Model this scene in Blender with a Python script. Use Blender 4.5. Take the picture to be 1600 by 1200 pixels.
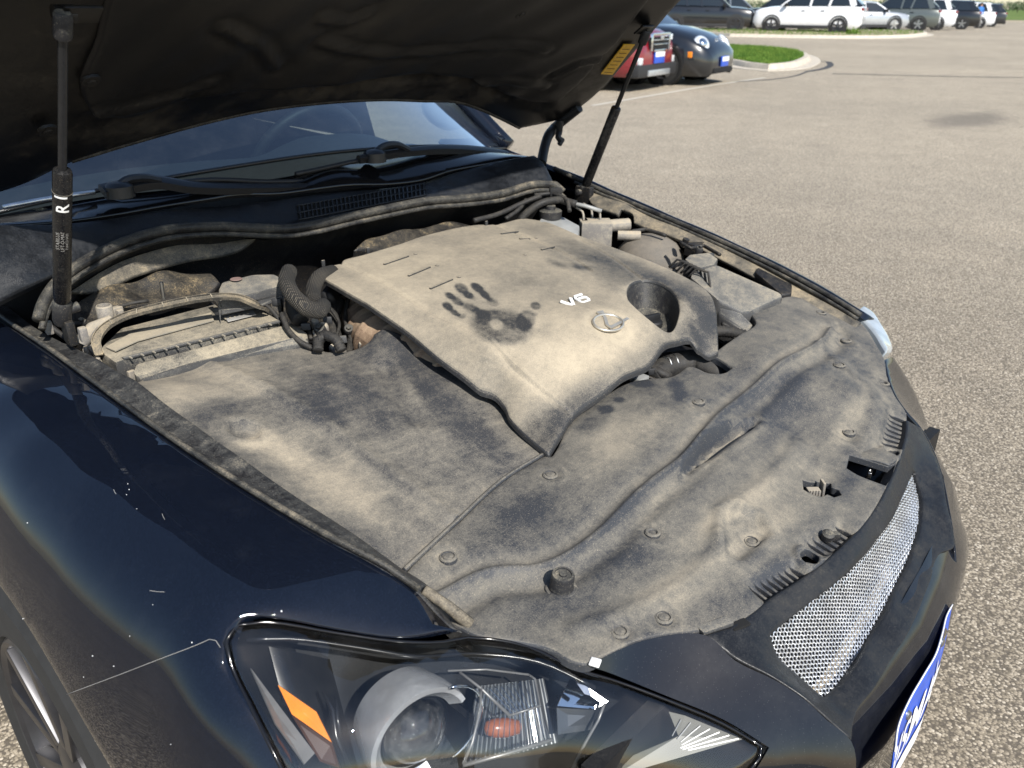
import bpy, bmesh, math, random
import numpy as np
from mathutils import Vector, Matrix
from mathutils.geometry import delaunay_2d_cdt

# ------------------------------------------------------------------ scene, camera, light
scene = bpy.context.scene
for o in list(bpy.data.objects):
    bpy.data.objects.remove(o)
COL = scene.collection
random.seed(7)
RNG = np.random.default_rng(7)

# camera pose solved from the symmetry of the car (metres, nose of the car towards +Y, ground z = 0)
CAM = np.array([1.0724, 0.17696, 1.37147])
HEAD, PITCH, ROLL, FOC = 3.96400568, 0.43275442, 0.009401, 1284.51   # FOC in pixels of a 1600 px wide picture
FW = np.array([math.sin(HEAD)*math.cos(PITCH), math.cos(HEAD)*math.cos(PITCH), -math.sin(PITCH)])
_R = np.array([math.cos(HEAD), -math.sin(HEAD), 0.0])
_U = np.cross(_R, FW)
RT = _R*math.cos(ROLL)+_U*math.sin(ROLL)
UP = -_R*math.sin(ROLL)+_U*math.cos(ROLL)
cd = bpy.data.cameras.new('camera')
cam = bpy.data.objects.new('camera', cd)
COL.objects.link(cam)
cd.sensor_width = 36.0
cd.lens = 36.0*FOC/1600.0
cd.clip_start = 0.05
cd.clip_end = 6000
cd.dof.use_dof = True
cd.dof.focus_distance = 1.25
cd.dof.aperture_fstop = 9.0
cam.matrix_world = Matrix(((RT[0], UP[0], -FW[0], CAM[0]), (RT[1], UP[1], -FW[1], CAM[1]),
                           (RT[2], UP[2], -FW[2], CAM[2]), (0, 0, 0, 1)))
scene.camera = cam

SUN = Vector((0.36, 1.0, 1.0)).normalized()          # direction towards the sun
world = bpy.data.worlds.new('World')
scene.world = world
world.use_nodes = True
wn = world.node_tree.nodes
wl = world.node_tree.links
sky = wn.new('ShaderNodeTexSky')
sky.sky_type = 'NISHITA'
sky.sun_disc = False
sky.sun_elevation = math.asin(SUN.z)
sky.sun_rotation = math.atan2(SUN.x, SUN.y)
sky.air_density = 1.0
sky.dust_density = 0.5
wn['Background'].inputs['Strength'].default_value = 0.11
wl.new(sky.outputs[0], wn['Background'].inputs['Color'])
sd = bpy.data.lights.new('sun', 'SUN')
sd.energy = 4.6
sd.angle = math.radians(0.55)
sd.color = (1.0, 0.955, 0.885)
sun = bpy.data.objects.new('sun', sd)
COL.objects.link(sun)
sun.rotation_euler = (-SUN).to_track_quat('-Z', 'Y').to_euler()
sun.location = (3, 6, 8)

scene.view_settings.view_transform = 'Standard'
scene.view_settings.look = 'None'
scene.view_settings.gamma = 1.0
scene.view_settings.exposure = 0.62
scene.view_settings.use_curve_mapping = False

# ------------------------------------------------------------------ helpers: picture point -> place
def ray(px, py):
    return FW+(px-800)/FOC*RT-(py-600)/FOC*UP
def Z(px, py, z):
    d = ray(px, py); return CAM+(z-CAM[2])/d[2]*d
def X(px, py, x):
    d = ray(px, py); return CAM+(x-CAM[0])/d[0]*d
def Y(px, py, y):
    d = ray(px, py); return CAM+(y-CAM[1])/d[1]*d
def PL(px, py, p0, n):
    d = ray(px, py); n = np.array(n, float); return CAM+np.dot(np.array(p0)-CAM, n)/np.dot(d, n)*d
def D(px, py, depth):
    return CAM+ray(px, py)*depth
def proj(P):
    d = np.asarray(P)-CAM
    w = d@FW
    return 800+FOC*(d@RT)/w, 600-FOC*(d@UP)/w
def ZL(L):
    return [Z(*a) for a in L]

def nrm(v):
    v = np.array(v, float); return v/np.linalg.norm(v)

# ------------------------------------------------------------------ helpers: objects
def link(o, parent=None):
    COL.objects.link(o)
    if parent is not None:
        o.parent = parent
        r = parent
        while r.parent is not None:
            r = r.parent
        if parent.type == 'EMPTY' and parent.parent is None:
            o.matrix_parent_inverse = parent.matrix_basis.inverted()
    return o

def mesh_obj(name, V, Fc, mat, parent=None, smooth=True, attrs=None, flat_from=None):
    me = bpy.data.meshes.new(name)
    me.from_pydata([tuple(map(float, v)) for v in V], [], [tuple(int(i) for i in f) for f in Fc])
    if smooth:
        s = np.ones(len(me.polygons), bool)
        me.polygons.foreach_set('use_smooth', s)
    if attrs:
        for k, a in attrs.items():
            at = me.attributes.new(k, 'FLOAT', 'POINT')
            at.data.foreach_set('value', np.asarray(a, np.float32))
    me.materials.append(mat)
    me.update()
    o = bpy.data.objects.new(name, me)
    return link(o, parent)

def empty(name, loc, rz=0.0):
    o = bpy.data.objects.new(name, None)
    o.location = loc
    o.rotation_euler = (0, 0, rz)
    o.empty_display_size = 0.2
    COL.objects.link(o)
    bpy.context.view_layer.update()
    return o

def tag(o, label=None, cat=None, group=None, kind=None):
    if label: o['label'] = label
    if cat: o['category'] = cat
    if group: o['group'] = group
    if kind: o['kind'] = kind
    return o

class MB:
    """collects shapes, builds ONE mesh object"""
    def __init__(s): s.V = []; s.F = []
    def add(s, V, F):
        b = len(s.V); s.V += [tuple(v) for v in V]; s.F += [tuple(i+b for i in f) for f in F]; return s
    def box(s, c, size, ax=None, bevel=0.0):
        hx, hy, hz = [a/2 for a in size]
        if bevel <= 0:
            P = [(-hx,-hy,-hz),(hx,-hy,-hz),(hx,hy,-hz),(-hx,hy,-hz),(-hx,-hy,hz),(hx,-hy,hz),(hx,hy,hz),(-hx,hy,hz)]
            Fc = [(0,3,2,1),(4,5,6,7),(0,1,5,4),(1,2,6,5),(2,3,7,6),(3,0,4,7)]
        else:
            bm = bmesh.new()
            bmesh.ops.create_cube(bm, size=1.0)
            for v in bm.verts: v.co = Vector((v.co.x*size[0], v.co.y*size[1], v.co.z*size[2]))
            bmesh.ops.bevel(bm, geom=bm.edges[:], offset=bevel, segments=2, affect='EDGES', profile=.6)
            bm.verts.index_update()
            P = [tuple(v.co) for v in bm.verts]; Fc = [tuple(v.index for v in f.verts) for f in bm.faces]
            bm.free()
        if ax is None: ax = ((1,0,0),(0,1,0),(0,0,1))
        ax = np.array([nrm(a) for a in ax])
        c = np.array(c, float)
        return s.add([c+p[0]*ax[0]+p[1]*ax[1]+p[2]*ax[2] for p in P], Fc)
    def tube(s, path, r, n=10, cap=True, closed=False):
        P = [np.array(p, float) for p in path]; m = len(P)
        rr = r if hasattr(r, '__len__') else [r]*m
        T = []
        for i in range(m):
            a = P[(i-1) % m] if (closed or i > 0) else P[i]
            b = P[(i+1) % m] if (closed or i < m-1) else P[i]
            T.append(nrm(b-a))
        ref = np.array((0,0,1.0)) if abs(T[0][2]) < .9 else np.array((1.0,0,0))
        nn = nrm(ref-T[0]*np.dot(ref, T[0]))
        V = []; Fc = []
        for i in range(m):
            nn = nrm(nn-T[i]*np.dot(nn, T[i])); bb = np.cross(T[i], nn)
            for k in range(n):
                a = 2*math.pi*k/n
                V.append(P[i]+rr[i]*(math.cos(a)*nn+math.sin(a)*bb))
        for i in range(m if closed else m-1):
            j = (i+1) % m
            for k in range(n):
                l = (k+1) % n
                Fc.append((i*n+k, i*n+l, j*n+l, j*n+k))
        if cap and not closed:
            Fc.append(tuple(reversed(range(n)))); Fc.append(tuple((m-1)*n+k for k in range(n)))
        return s.add(V, Fc)
    def lathe(s, prof, c, ax=(0,0,1), n=24, sx=1.0, ref=None, cap=True):
        """prof: list of (r,h); closed by the profile itself; sx stretches one axis"""
        ax = nrm(ax); c = np.array(c, float)
        ref = np.array(ref if ref is not None else ((1,0,0) if abs(ax[0]) < .9 else (0,1,0)), float)
        u = nrm(ref-ax*np.dot(ref, ax)); v = np.cross(ax, u)
        V = []; Fc = []
        for (r, h) in prof:
            for k in range(n):
                a = 2*math.pi*k/n
                V.append(c+r*(sx*math.cos(a)*u+math.sin(a)*v)+h*ax)
        for i in range(len(prof)-1):
            for k in range(n):
                l = (k+1) % n
                Fc.append((i*n+k, i*n+l, (i+1)*n+l, (i+1)*n+k))
        if cap and prof[0][0] > 1e-6: Fc.append(tuple(reversed(range(n))))
        if cap and prof[-1][0] > 1e-6: Fc.append(tuple((len(prof)-1)*n+k for k in range(n)))
        return s.add(V, Fc)
    def prism(s, poly, c, u, v, h0, h1):
        """2-D polygon in the frame (c,u,v), extruded along u x v from h0 to h1"""
        u = nrm(u); v = nrm(v); w = np.cross(u, v); c = np.array(c, float); n = len(poly)
        V = [c+p[0]*u+p[1]*v+h0*w for p in poly]+[c+p[0]*u+p[1]*v+h1*w for p in poly]
        Fc = [tuple(reversed(range(n))), tuple(range(n, 2*n))]
        for i in range(n):
            j = (i+1) % n
            Fc.append((i, j, n+j, n+i))
        return s.add(V, Fc)
    def build(s, name, mat, parent=None, smooth=False, angle=None):
        o = mesh_obj(name, s.V, s.F, mat, parent, smooth)
        if smooth and angle:
            bm = bmesh.new(); bm.from_mesh(o.data)
            for e in bm.edges:
                if len(e.link_faces) == 2 and e.calc_face_angle(0) > math.radians(angle): e.smooth = False
            bm.to_mesh(o.data); bm.free()
        return o

def spline(P, step, closed=True, sharp=48):
    """Catmull-Rom through P, kept sharp where the outline turns by more than `sharp` degrees"""
    P = [np.array(p, float) for p in P]; n = len(P); out = []
    corner = [False]*n
    for i in range(n):
        if not closed and i in (0, n-1): corner[i] = True; continue
        a = nrm(P[i]-P[i-1]+1e-12); b = nrm(P[(i+1) % n]-P[i]+1e-12)
        corner[i] = np.degrees(np.arccos(np.clip(a@b, -1, 1))) > sharp
    for i in range(n if closed else n-1):
        p1 = P[i]; p2 = P[(i+1) % n]
        p0 = P[i-1] if not corner[i] else 2*p1-p2
        p3 = P[(i+2) % n] if not corner[(i+1) % n] else 2*p2-p1
        L = np.linalg.norm(p2-p1); k = max(1, int(round(L/step)))
        # scale the tangents to the length of this piece so that uneven spacing does not overshoot
        l0 = np.linalg.norm(p1-p0)+1e-9; l3 = np.linalg.norm(p3-p2)+1e-9
        m1 = ((p1-p0)/l0*L+(p2-p1))*.5; m2 = ((p3-p2)/l3*L+(p2-p1))*.5
        for j in range(k):
            t = j/k; t2 = t*t; t3 = t2*t
            out.append((2*t3-3*t2+1)*p1+(t3-2*t2+t)*m1+(-2*t3+3*t2)*p2+(t3-t2)*m2)
    if not closed: out.append(P[-1])
    return out

def inpoly(Q, poly):
    x = Q[:, 0]; y = Q[:, 1]; r = np.zeros(len(Q), bool); n = len(poly)
    for i in range(n):
        x1, y1 = poly[i][0], poly[i][1]; x2, y2 = poly[(i+1) % n][0], poly[(i+1) % n][1]
        if y1 == y2: continue
        c = (y1 > y) != (y2 > y)
        r ^= c & (x < (x2-x1)*(y-y1)/(y2-y1)+x1)
    return r

def pdist(Q, poly, closed=True):
    """distance to a polyline and signed side (positive on its left)"""
    best = np.full(len(Q), 1e9); sg = np.ones(len(Q)); n = len(poly)
    for i in range(n if closed else n-1):
        a = np.array(poly[i][:2]); b = np.array(poly[(i+1) % n][:2]); ab = b-a
        t = np.clip(((Q-a)@ab)/(ab@ab+1e-15), 0, 1)
        d = Q-(a+t[:, None]*ab); dd = np.hypot(d[:, 0], d[:, 1])
        cr = ab[0]*(Q[:, 1]-a[1])-ab[1]*(Q[:, 0]-a[0])
        m = dd < best
        best[m] = dd[m]; sg[m] = np.sign(cr[m])
    return best, sg

def sstep(a, b, x):
    t = np.clip((x-a)/(b-a), 0, 1); return t*t*(3-2*t)

class TPS:
    def __init__(s, Q, w, lam=1e-5):
        Q = np.asarray(Q, float); s.Q = Q; n = len(Q)
        K = s.k(Q, Q)+lam*np.eye(n)
        A = np.zeros((n+3, n+3)); A[:n, :n] = K; A[:n, n] = 1; A[:n, n+1:] = Q; A[n, :n] = 1; A[n+1:, :n] = Q.T
        s.c = np.linalg.lstsq(A, np.concatenate([w, [0, 0, 0]]), rcond=None)[0]
    @staticmethod
    def k(A, B):
        d2 = ((A[:, None, :]-B[None])**2).sum(-1); return np.where(d2 > 0, .5*d2*np.log(d2+1e-18), 0)
    def __call__(s, Q):
        n = len(s.Q); return s.k(Q, s.Q)@s.c[:n]+s.c[n]+Q@s.c[n+1:]

PANELS = {}
def panel(name, outline, ctrl, mat, parent, n=(0, 0, 1), step=.012, holes=(), feat=None, dust=None, thick=.004,
          er=.004, extra=(), sharp=48, lam=1e-5, holes_er=None, down=None, edge_ctrl=None, build=True):
    """a moulded sheet: closed outline of 3-D points, more 3-D points it runs through, rounded rim and a skirt"""
    n = nrm(n); a = np.array((1.0, 0, 0)) if abs(n[0]) < .9 else np.array((0, 1.0, 0))
    u = nrm(a-n*(a@n)); v = np.cross(n, u); B = np.stack([u, v, n])
    O = np.array(outline, float)
    loc = lambda P: np.asarray(P, float)@B.T
    co = np.array(list(outline)+list(ctrl), float) if edge_ctrl is None else np.array(list(edge_ctrl)+list(ctrl), float)
    cl = loc(co)
    tps = TPS(cl[:, :2], cl[:, 2], lam)
    ring = np.array(spline(list(O), step*.8, True, sharp)); rl = loc(ring)[:, :2]
    hl = []
    for h in holes:
        hp = np.array(spline(list(np.array(h, float)), step*.5, True, sharp)); hl.append(loc(hp)[:, :2])
    lo = rl.min(0); hi = rl.max(0)
    gx = np.arange(lo[0], hi[0]+step, step); gy = np.arange(lo[1], hi[1]+step, step)
    G = np.stack(np.meshgrid(gx, gy), -1).reshape(-1, 2)
    G[:, 0] += (np.round((G[:, 1]-lo[1])/step) % 2)*step*.5
    G += RNG.uniform(-.04, .04, G.shape)*step
    for (rgn, st) in extra:                    # finer points inside a region
        r = loc(np.array(rgn, float))[:, :2]
        ex = np.arange(r[:, 0].min(), r[:, 0].max(), st); ey = np.arange(r[:, 1].min(), r[:, 1].max(), st)
        E2 = np.stack(np.meshgrid(ex, ey), -1).reshape(-1, 2)+RNG.uniform(-.04, .04, (len(ex)*len(ey), 2))*st
        E2 = E2[inpoly(E2, r)]
        G = np.concatenate([G[~inpoly(G, r)], E2])
    loops = [rl]+hl
    rings = []
    def off(L, d, inward):
        m = len(L); nx = np.roll(L, -1, 0); pv = np.roll(L, 1, 0); t = nx-pv
        t /= np.linalg.norm(t, axis=1)[:, None]+1e-12
        area = .5*np.sum(L[:, 0]*nx[:, 1]-nx[:, 0]*L[:, 1])
        s_ = 1 if area > 0 else -1
        nn = np.stack([-t[:, 1], t[:, 0]], 1)*s_
        return L+nn*d*(1 if inward else -1)
    if er > 0:
        for f_ in (.3, .75): rings.append(off(rl, er*f_, True))
        for h in hl:
            he = er if holes_er is None else holes_er
            for f_ in (.3, .75): rings.append(off(h, he*f_, False))
    keep = inpoly(G, rl)
    db, _ = pdist(G, rl)
    keep &= db > max(step*.4, er*1.05)
    hd = np.full(len(G), 1e9)
    for h in hl:
        keep &= ~inpoly(G, h)
        d_, _ = pdist(G, h); hd = np.minimum(hd, d_)
    he = er if holes_er is None else holes_er
    keep &= hd > max(step*.25, he*1.05)
    G = G[keep]
    pts = [G]; 
    if rings:
        Rg = np.concatenate(rings)
        k2 = inpoly(Rg, rl); d_, _ = pdist(Rg, rl); k2 &= d_ > er*.2
        for h in hl:
            k2 &= ~inpoly(Rg, h); d_, _ = pdist(Rg, h); k2 &= d_ > he*.2
        pts.append(Rg[k2])
    edges = []; allp = []; b = 0
    for L in loops:
        m = len(L); allp.append(L); edges += [(b+i, b+(i+1) % m) for i in range(m)]; b += m
    A = np.concatenate(allp+pts)
    vo, eo, fo, ov, oe, of = delaunay_2d_cdt([Vector(p) for p in A], edges, [], 0, 1e-7)
    VV = np.array([(p[0], p[1]) for p in vo]); FF = np.array([f for f in fo if len(f) == 3])
    cen = VV[FF].mean(1)
    m = inpoly(cen, rl)
    for h in hl: m &= ~inpoly(cen, h)
    FF = FF[m]
    used = np.unique(FF); idx = -np.ones(len(VV), int); idx[used] = np.arange(len(used)); VV = VV[used]; FF = idx[FF]
    # orientation
    a1 = VV[FF[:, 1]]-VV[FF[:, 0]]; a2 = VV[FF[:, 2]]-VV[FF[:, 0]]
    fl = (a1[:, 0]*a2[:, 1]-a1[:, 1]*a2[:, 0]) < 0
    FF[fl] = FF[fl][:, ::-1]
    w = tps(VV)
    P0 = VV@B[:2]+w[:, None]*n
    if feat is not None: w = w+feat(P0)
    db, _ = pdist(VV, rl)
    if er > 0:
        q = np.clip((er-db)/er, 0, 1); w -= er*(1-np.sqrt(np.clip(1-q*q, 0, 1)))
        for h in hl:
            d_, _ = pdist(VV, h); q = np.clip((he-d_)/max(he, 1e-6), 0, 1); w -= he*(1-np.sqrt(np.clip(1-q*q, 0, 1)))
    P = VV@B[:2]+w[:, None]*n
    PANELS[name] = (tps, B)
    # skirt
    from collections import Counter
    ec = Counter()
    for f in FF:
        for i in range(3):
            e = (f[i], f[(i+1) % 3]); ec[(min(e), max(e))] += 1
    be = []
    for f in FF:
        for i in range(3):
            e = (f[i], f[(i+1) % 3])
            if ec[(min(e), max(e))] == 1: be.append(e)
    V = [tuple(p) for p in P]; Fc = [tuple(f) for f in FF]
    base = len(V); mp = {}; dn = nrm(down)*thick if down is not None else -n*thick
    for e in be:
        for k in e:
            if k not in mp:
                mp[k] = len(V); V.append(tuple(P[k])); V.append(tuple(P[k]+dn))
    for (i, j) in be:
        Fc.append((mp[j], mp[i], mp[i]+1, mp[j]+1))
    VA = np.array(V)
    at = {'dust': dust(VA) if dust is not None else np.zeros(len(V))}
    if not build: return VA
    o = mesh_obj(name, V, Fc, mat, parent, True, at)
    return o

def smooth_edge(P, deg=4):
    """fair a hand-measured edge: x and z as smooth functions of y"""
    P = np.array(P); y = P[:, 1]; fx = np.polyfit(y, P[:, 0], deg); fz = np.polyfit(y, P[:, 2], deg)
    return [np.array((np.polyval(fx, t), t, np.polyval(fz, t))) for t in y]

def relief(feat, P, h=.004):
    """how sharply a moulded relief bends at each point (dust settles along creases)"""
    f0 = feat(P); s = -4*f0
    for d in ((h, 0, 0), (-h, 0, 0), (0, h, 0), (0, -h, 0)): s = s+feat(P+np.array(d))
    return s/h/h

def curve2(L, k=.01):
    return [p for p in spline([np.array(q[:2], float) for q in L], k, False, 75)]

def band(L, w):
    """closed strip of width 2w round a plan polyline, for finer meshing"""
    L = [np.array(p[:2], float) for p in L]; a = []; b = []
    for i in range(len(L)):
        t = nrm(L[min(i+1, len(L)-1)]-L[max(i-1, 0)]); s = np.array((-t[1], t[0]))
        a.append((*(L[i]+s*w), 0)); b.append((*(L[i]-s*w), 0))
    return a+b[::-1]

def ell(P, lst, soft=.35):
    """stain mask: list of (px,py,rx,ry,angle_deg,strength) marked out on the sheet as seen in the picture"""
    x, y = proj(P); m = np.zeros(len(P))
    for (cx, cy, rx, ry, an, s) in lst:
        c, si = math.cos(math.radians(an)), math.sin(math.radians(an))
        dx = x-cx; dy = y-cy
        q = np.sqrt(((dx*c+dy*si)/rx)**2+((-dx*si+dy*c)/ry)**2)
        m += s*(1-sstep(1-soft, 1+soft, q))
    return m
# ------------------------------------------------------------------ materials
class NT:
    def __init__(s, name):
        s.m = bpy.data.materials.new(name); s.m.use_nodes = True
        s.t = s.m.node_tree; s.n = s.t.nodes; s.l = s.t.links
        s.b = s.n['Principled BSDF']; s.out = s.n['Material Output']
        s._c = None
    def co(s):
        if s._c is None: s._c = s.n.new('ShaderNodeTexCoord').outputs['Object']
        return s._c
    def val(s, x): return x
    def set(s, sock, v):
        if hasattr(v, 'is_output') or isinstance(v, bpy.types.NodeSocket): s.l.new(v, sock)
        else:
            if isinstance(v, (tuple, list)) and len(v) == 3 and sock.type == 'RGBA': v = (*v, 1)
            sock.default_value = v
    def noise(s, scale, detail=4, rough=.55, co=None, dist=0.0):
        k = s.n.new('ShaderNodeTexNoise'); s.set(k.inputs['Vector'], co or s.co())
        k.inputs['Scale'].default_value = scale; k.inputs['Detail'].default_value = detail
        k.inputs['Roughness'].default_value = rough; k.inputs['Distortion'].default_value = dist
        return k.outputs['Fac']
    def voro(s, scale, feature='F1', co=None, out='Distance', rnd=1.0):
        k = s.n.new('ShaderNodeTexVoronoi'); k.feature = feature; s.set(k.inputs['Vector'], co or s.co())
        k.inputs['Scale'].default_value = scale
        k.inputs['Randomness'].default_value = rnd
        return k.outputs[out]
    def mapping(s, sc=(1, 1, 1), rot=(0, 0, 0), loc=(0, 0, 0), co=None):
        k = s.n.new('ShaderNodeMapping'); s.set(k.inputs['Vector'], co or s.co())
        k.inputs['Scale'].default_value = sc; k.inputs['Rotation'].default_value = rot; k.inputs['Location'].default_value = loc
        return k.outputs[0]
    def math(s, op, a, b=0.0, c=0.0, clamp=False):
        k = s.n.new('ShaderNodeMath'); k.operation = op; k.use_clamp = clamp
        s.set(k.inputs[0], a); s.set(k.inputs[1], b)
        if len(k.inputs) > 2: s.set(k.inputs[2], c)
        return k.outputs[0]
    def rng(s, x, a, b, c=0.0, d=1.0):
        k = s.n.new('ShaderNodeMapRange'); k.interpolation_type = 'SMOOTHSTEP'
        s.set(k.inputs[0], x)
        for i, q in enumerate((a, b, c, d)): k.inputs[i+1].default_value = q
        return k.outputs[0]
    def mix(s, f, a, b, blend='MIX'):
        k = s.n.new('ShaderNodeMix'); k.data_type = 'RGBA'; k.blend_type = blend
        s.set(k.inputs[0], f); s.set(k.inputs[6], a); s.set(k.inputs[7], b)
        return k.outputs[2]
    def ramp(s, f, stops):
        k = s.n.new('ShaderNodeValToRGB'); s.set(k.inputs[0], f); e = k.color_ramp.elements
        while len(e) < len(stops): e.new(.5)
        for i, (p, c) in enumerate(stops): e[i].position = p; e[i].color = (*c, 1)
        return k.outputs[0]
    def attr(s, name):
        k = s.n.new('ShaderNodeAttribute'); k.attribute_name = name; return k.outputs['Fac']
    def nz(s):
        g = s.n.new('ShaderNodeNewGeometry'); x = s.n.new('ShaderNodeSeparateXYZ'); s.l.new(g.outputs['True Normal'], x.inputs[0]); return x.outputs[2]
    def bump(s, h, strength=.3, dist=.001, normal=None):
        k = s.n.new('ShaderNodeBump'); s.set(k.inputs['Height'], h); k.inputs['Strength'].default_value = strength
        k.inputs['Distance'].default_value = dist
        if normal is not None: s.l.new(normal, k.inputs['Normal'])
        s.l.new(k.outputs[0], s.b.inputs['Normal']); return k.outputs[0]
    def p(s, **kw):
        al = dict(col='Base Color', rough='Roughness', metal='Metallic', spec='Specular IOR Level', coat='Coat Weight',
                  coatr='Coat Roughness', trans='Transmission Weight', ior='IOR', alpha='Alpha', em='Emission Color', ems='Emission Strength', sheen='Sheen Weight')
        for k, v in kw.items(): s.set(s.b.inputs[al[k]], v)
        return s

def simple(name, col, rough=.5, metal=0.0, grain=0.0, gscale=200, **kw):
    t = NT(name)
    c = t.mix(t.rng(t.noise(gscale*.15, 5), .3, .7), tuple(x*.85 for x in col), tuple(min(1, x*1.12) for x in col))
    t.p(col=c, rough=rough, metal=metal, **kw)
    if grain: t.bump(t.noise(gscale, 3), grain, .0006)
    return t.m

def dusty(name, base, film, dust, amt=0.0, scale=6.0, rough=.8, streak=0.0, sang=0.6, grain=.25, nzw=.5, contrast=1.0, off=(0, 0, 0)):
    t = NT(name)
    co = t.mapping(loc=off)
    n1 = t.noise(scale, 3, .5, co, .5)
    n2 = t.noise(scale*4.3, 6, .62, co, .3)
    n3 = t.noise(480, 3, .7, co)
    n4 = t.noise(90, 5, .7, co)
    f = t.math('MULTIPLY_ADD', n1, 1.25, -.625)
    f = t.math('ADD', f, t.math('MULTIPLY_ADD', n2, 1.1, -.55))
    f = t.math('ADD', f, t.math('MULTIPLY_ADD', n3, 1.3, -.65))
    f = t.math('ADD', f, t.math('MULTIPLY_ADD', n4, .9, -.45))
    if streak:
        sc = t.mapping((9, 110, 60), (0, 0, sang), off)
        s1 = t.noise(1.0, 5, .6, sc, .6)
        f = t.math('ADD', f, t.math('MULTIPLY_ADD', s1, streak*2, -streak))
    f = t.math('MULTIPLY', f, contrast)
    sm = t.mapping((7, 240, 200), (0, 0, sang+1.1), off); sl = t.rng(t.noise(1.0, 4, .6, sm, 1.2), .66, .74)
    sm2 = t.mapping((260, 9, 200), (0, 0, sang+.4), off); sl2 = t.rng(t.noise(1.0, 4, .6, sm2, 1.4), .67, .75)
    f = t.math('ADD', f, t.math('MULTIPLY', t.math('SUBTRACT', sl, sl2), .16))
    f = t.math('ADD', f, t.math('ADD', t.attr('dust'), .5+amt))
    up = t.rng(t.nz(), .05, .85, -nzw, 0.0)
    f = t.math('ADD', f, up, clamp=True)
    col = t.ramp(f, [(0.0, base), (.42, film), (1.0, dust)])
    sp = t.rng(t.noise(700, 1, .5, co), .66, .74)
    col = t.mix(t.math('MULTIPLY', sp, .35), col, tuple(min(1, q*1.35) for q in dust))
    t.p(col=col, rough=t.rng(f, 0, .7, rough-.25, .95), spec=.35)
    h = t.math('ADD', t.math('MULTIPLY', n3, .6), t.math('MULTIPLY', f, .5))
    t.bump(h, grain, .0012)
    return t.m

DUST = (.375, .322, .24)
M = {}
M['cover'] = dusty('engine_cover_plastic', (.030, .031, .033), (.175, .157, .127), DUST, amt=.12, scale=4.5, contrast=.55, nzw=.75)
M['front'] = dusty('front_cover_plastic', (.034, .037, .043), (.146, .135, .114), (.350, .303, .228), amt=-.19, scale=4.5, contrast=.58, streak=.12, sang=.9, off=(3, 1, 0), nzw=.45)
M['apron'] = dusty('apron_cover_plastic', (.036, .038, .043), (.148, .136, .115), (.360, .310, .232), amt=-.16, scale=5, contrast=.64, streak=.26, sang=2.2, off=(1, 5, 2))
M['batt'] = dusty('battery_plastic', (.04, .04, .04), (.17, .155, .125), (.37, .32, .235), amt=.06, scale=9, contrast=.95, off=(2, 2, 7))
M['bay'] = dusty('dusty_black_metal', (.010, .010, .011), (.045, .04, .032), (.36, .27, .15), amt=-.22, scale=7, contrast=1.0, nzw=.35, off=(5, 2, 1))
M['bayd'] = dusty('black_bay_metal', (.006, .006, .007), (.012, .012, .012), (.06, .05, .04), amt=-.25, scale=9, contrast=.8, off=(5, 5, 1))
M['rubber'] = dusty('weatherstrip_rubber', (.010, .010, .011), (.05, .048, .042), (.26, .22, .16), amt=-.12, scale=14, contrast=.8, rough=.65, off=(4, 4, 4), nzw=.2)
M['flange'] = dusty('fender_flange', (.012, .012, .014), (.045, .045, .043), (.24, .21, .16), amt=-.24, scale=11, contrast=.8, rough=.6, streak=.30, sang=1.45, off=(7, 1, 4), nzw=.2)
M['hose'] = dusty('hose_rubber', (.010, .010, .011), (.035, .033, .03), (.14, .12, .09), amt=-.15, scale=16, contrast=.7, off=(6, 4, 4), nzw=.2)
M['pipe'] = dusty('brown_plastic_pipe', (.10, .07, .05), (.26, .18, .12), (.44, .33, .22), amt=.1, scale=12, contrast=.6, off=(6, 9, 4))
M['greybox'] = dusty('grey_plastic', (.055, .056, .058), (.14, .135, .122), (.34, .295, .22), amt=.0, scale=9, contrast=.85, off=(9, 9, 4))
M['alum'] = dusty('dusty_aluminium', (.16, .15, .14), (.30, .27, .22), (.42, .35, .25), amt=.1, scale=22, contrast=.7, off=(1, 9, 9))
M['darkclip'] = dusty('dark_clip', (.018, .018, .02), (.07, .068, .06), (.30, .26, .19), amt=-.1, scale=30, contrast=.8, off=(8, 9, 9))

def paint():
    t = NT('black_car_paint')
    fl = t.voro(2600, out='Color')
    k = t.n.new('ShaderNodeSeparateColor'); t.l.new(fl, k.inputs[0])
    c = t.mix(t.math('POWER', k.outputs[0], 6.0), (.0032, .0048, .0095), (.010, .015, .029))
    d = t.rng(t.noise(16, 6, .65), .5, .85)
    sc = t.mapping((4, 160, 160), (0, 0, .7))
    s1 = t.rng(t.noise(1.0, 6, .7, sc), .70, .80)
    g = t.math('MULTIPLY', t.math('ADD', t.math('MULTIPLY', d, .5), t.math('MULTIPLY', s1, .35)), t.attr('film'))
    c = t.mix(t.math('MULTIPLY', t.math('ADD', d, t.math('MULTIPLY', s1, .5)), .035), c, (.12, .13, .15))
    t.p(col=c, rough=.5, metal=.0, coat=1.0, coatr=t.math('MULTIPLY_ADD', d, .05, .02), spec=.0)
    t.b.inputs['Coat IOR'].default_value = 1.5
    w = t.noise(55, 2, .5)
    t.bump(w, .012, .0008)
    return t.m
M['paint'] = paint()
def hoodpaint():
    t = NT('hood_inner_paint')
    d = t.rng(t.noise(5, 7, .68), .42, .78)
    d2 = t.rng(t.noise(40, 5, .7), .55, .8)
    c = t.mix(t.math('MULTIPLY', t.math('ADD', d, t.math('MULTIPLY', d2, .4)), .40), (.0035, .0036, .0042), (.075, .064, .048))
    t.p(col=c, rough=t.rng(d, 0, 1, .35, .8), spec=.4)
    return t.m
M['hoodin'] = hoodpaint()
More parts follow.
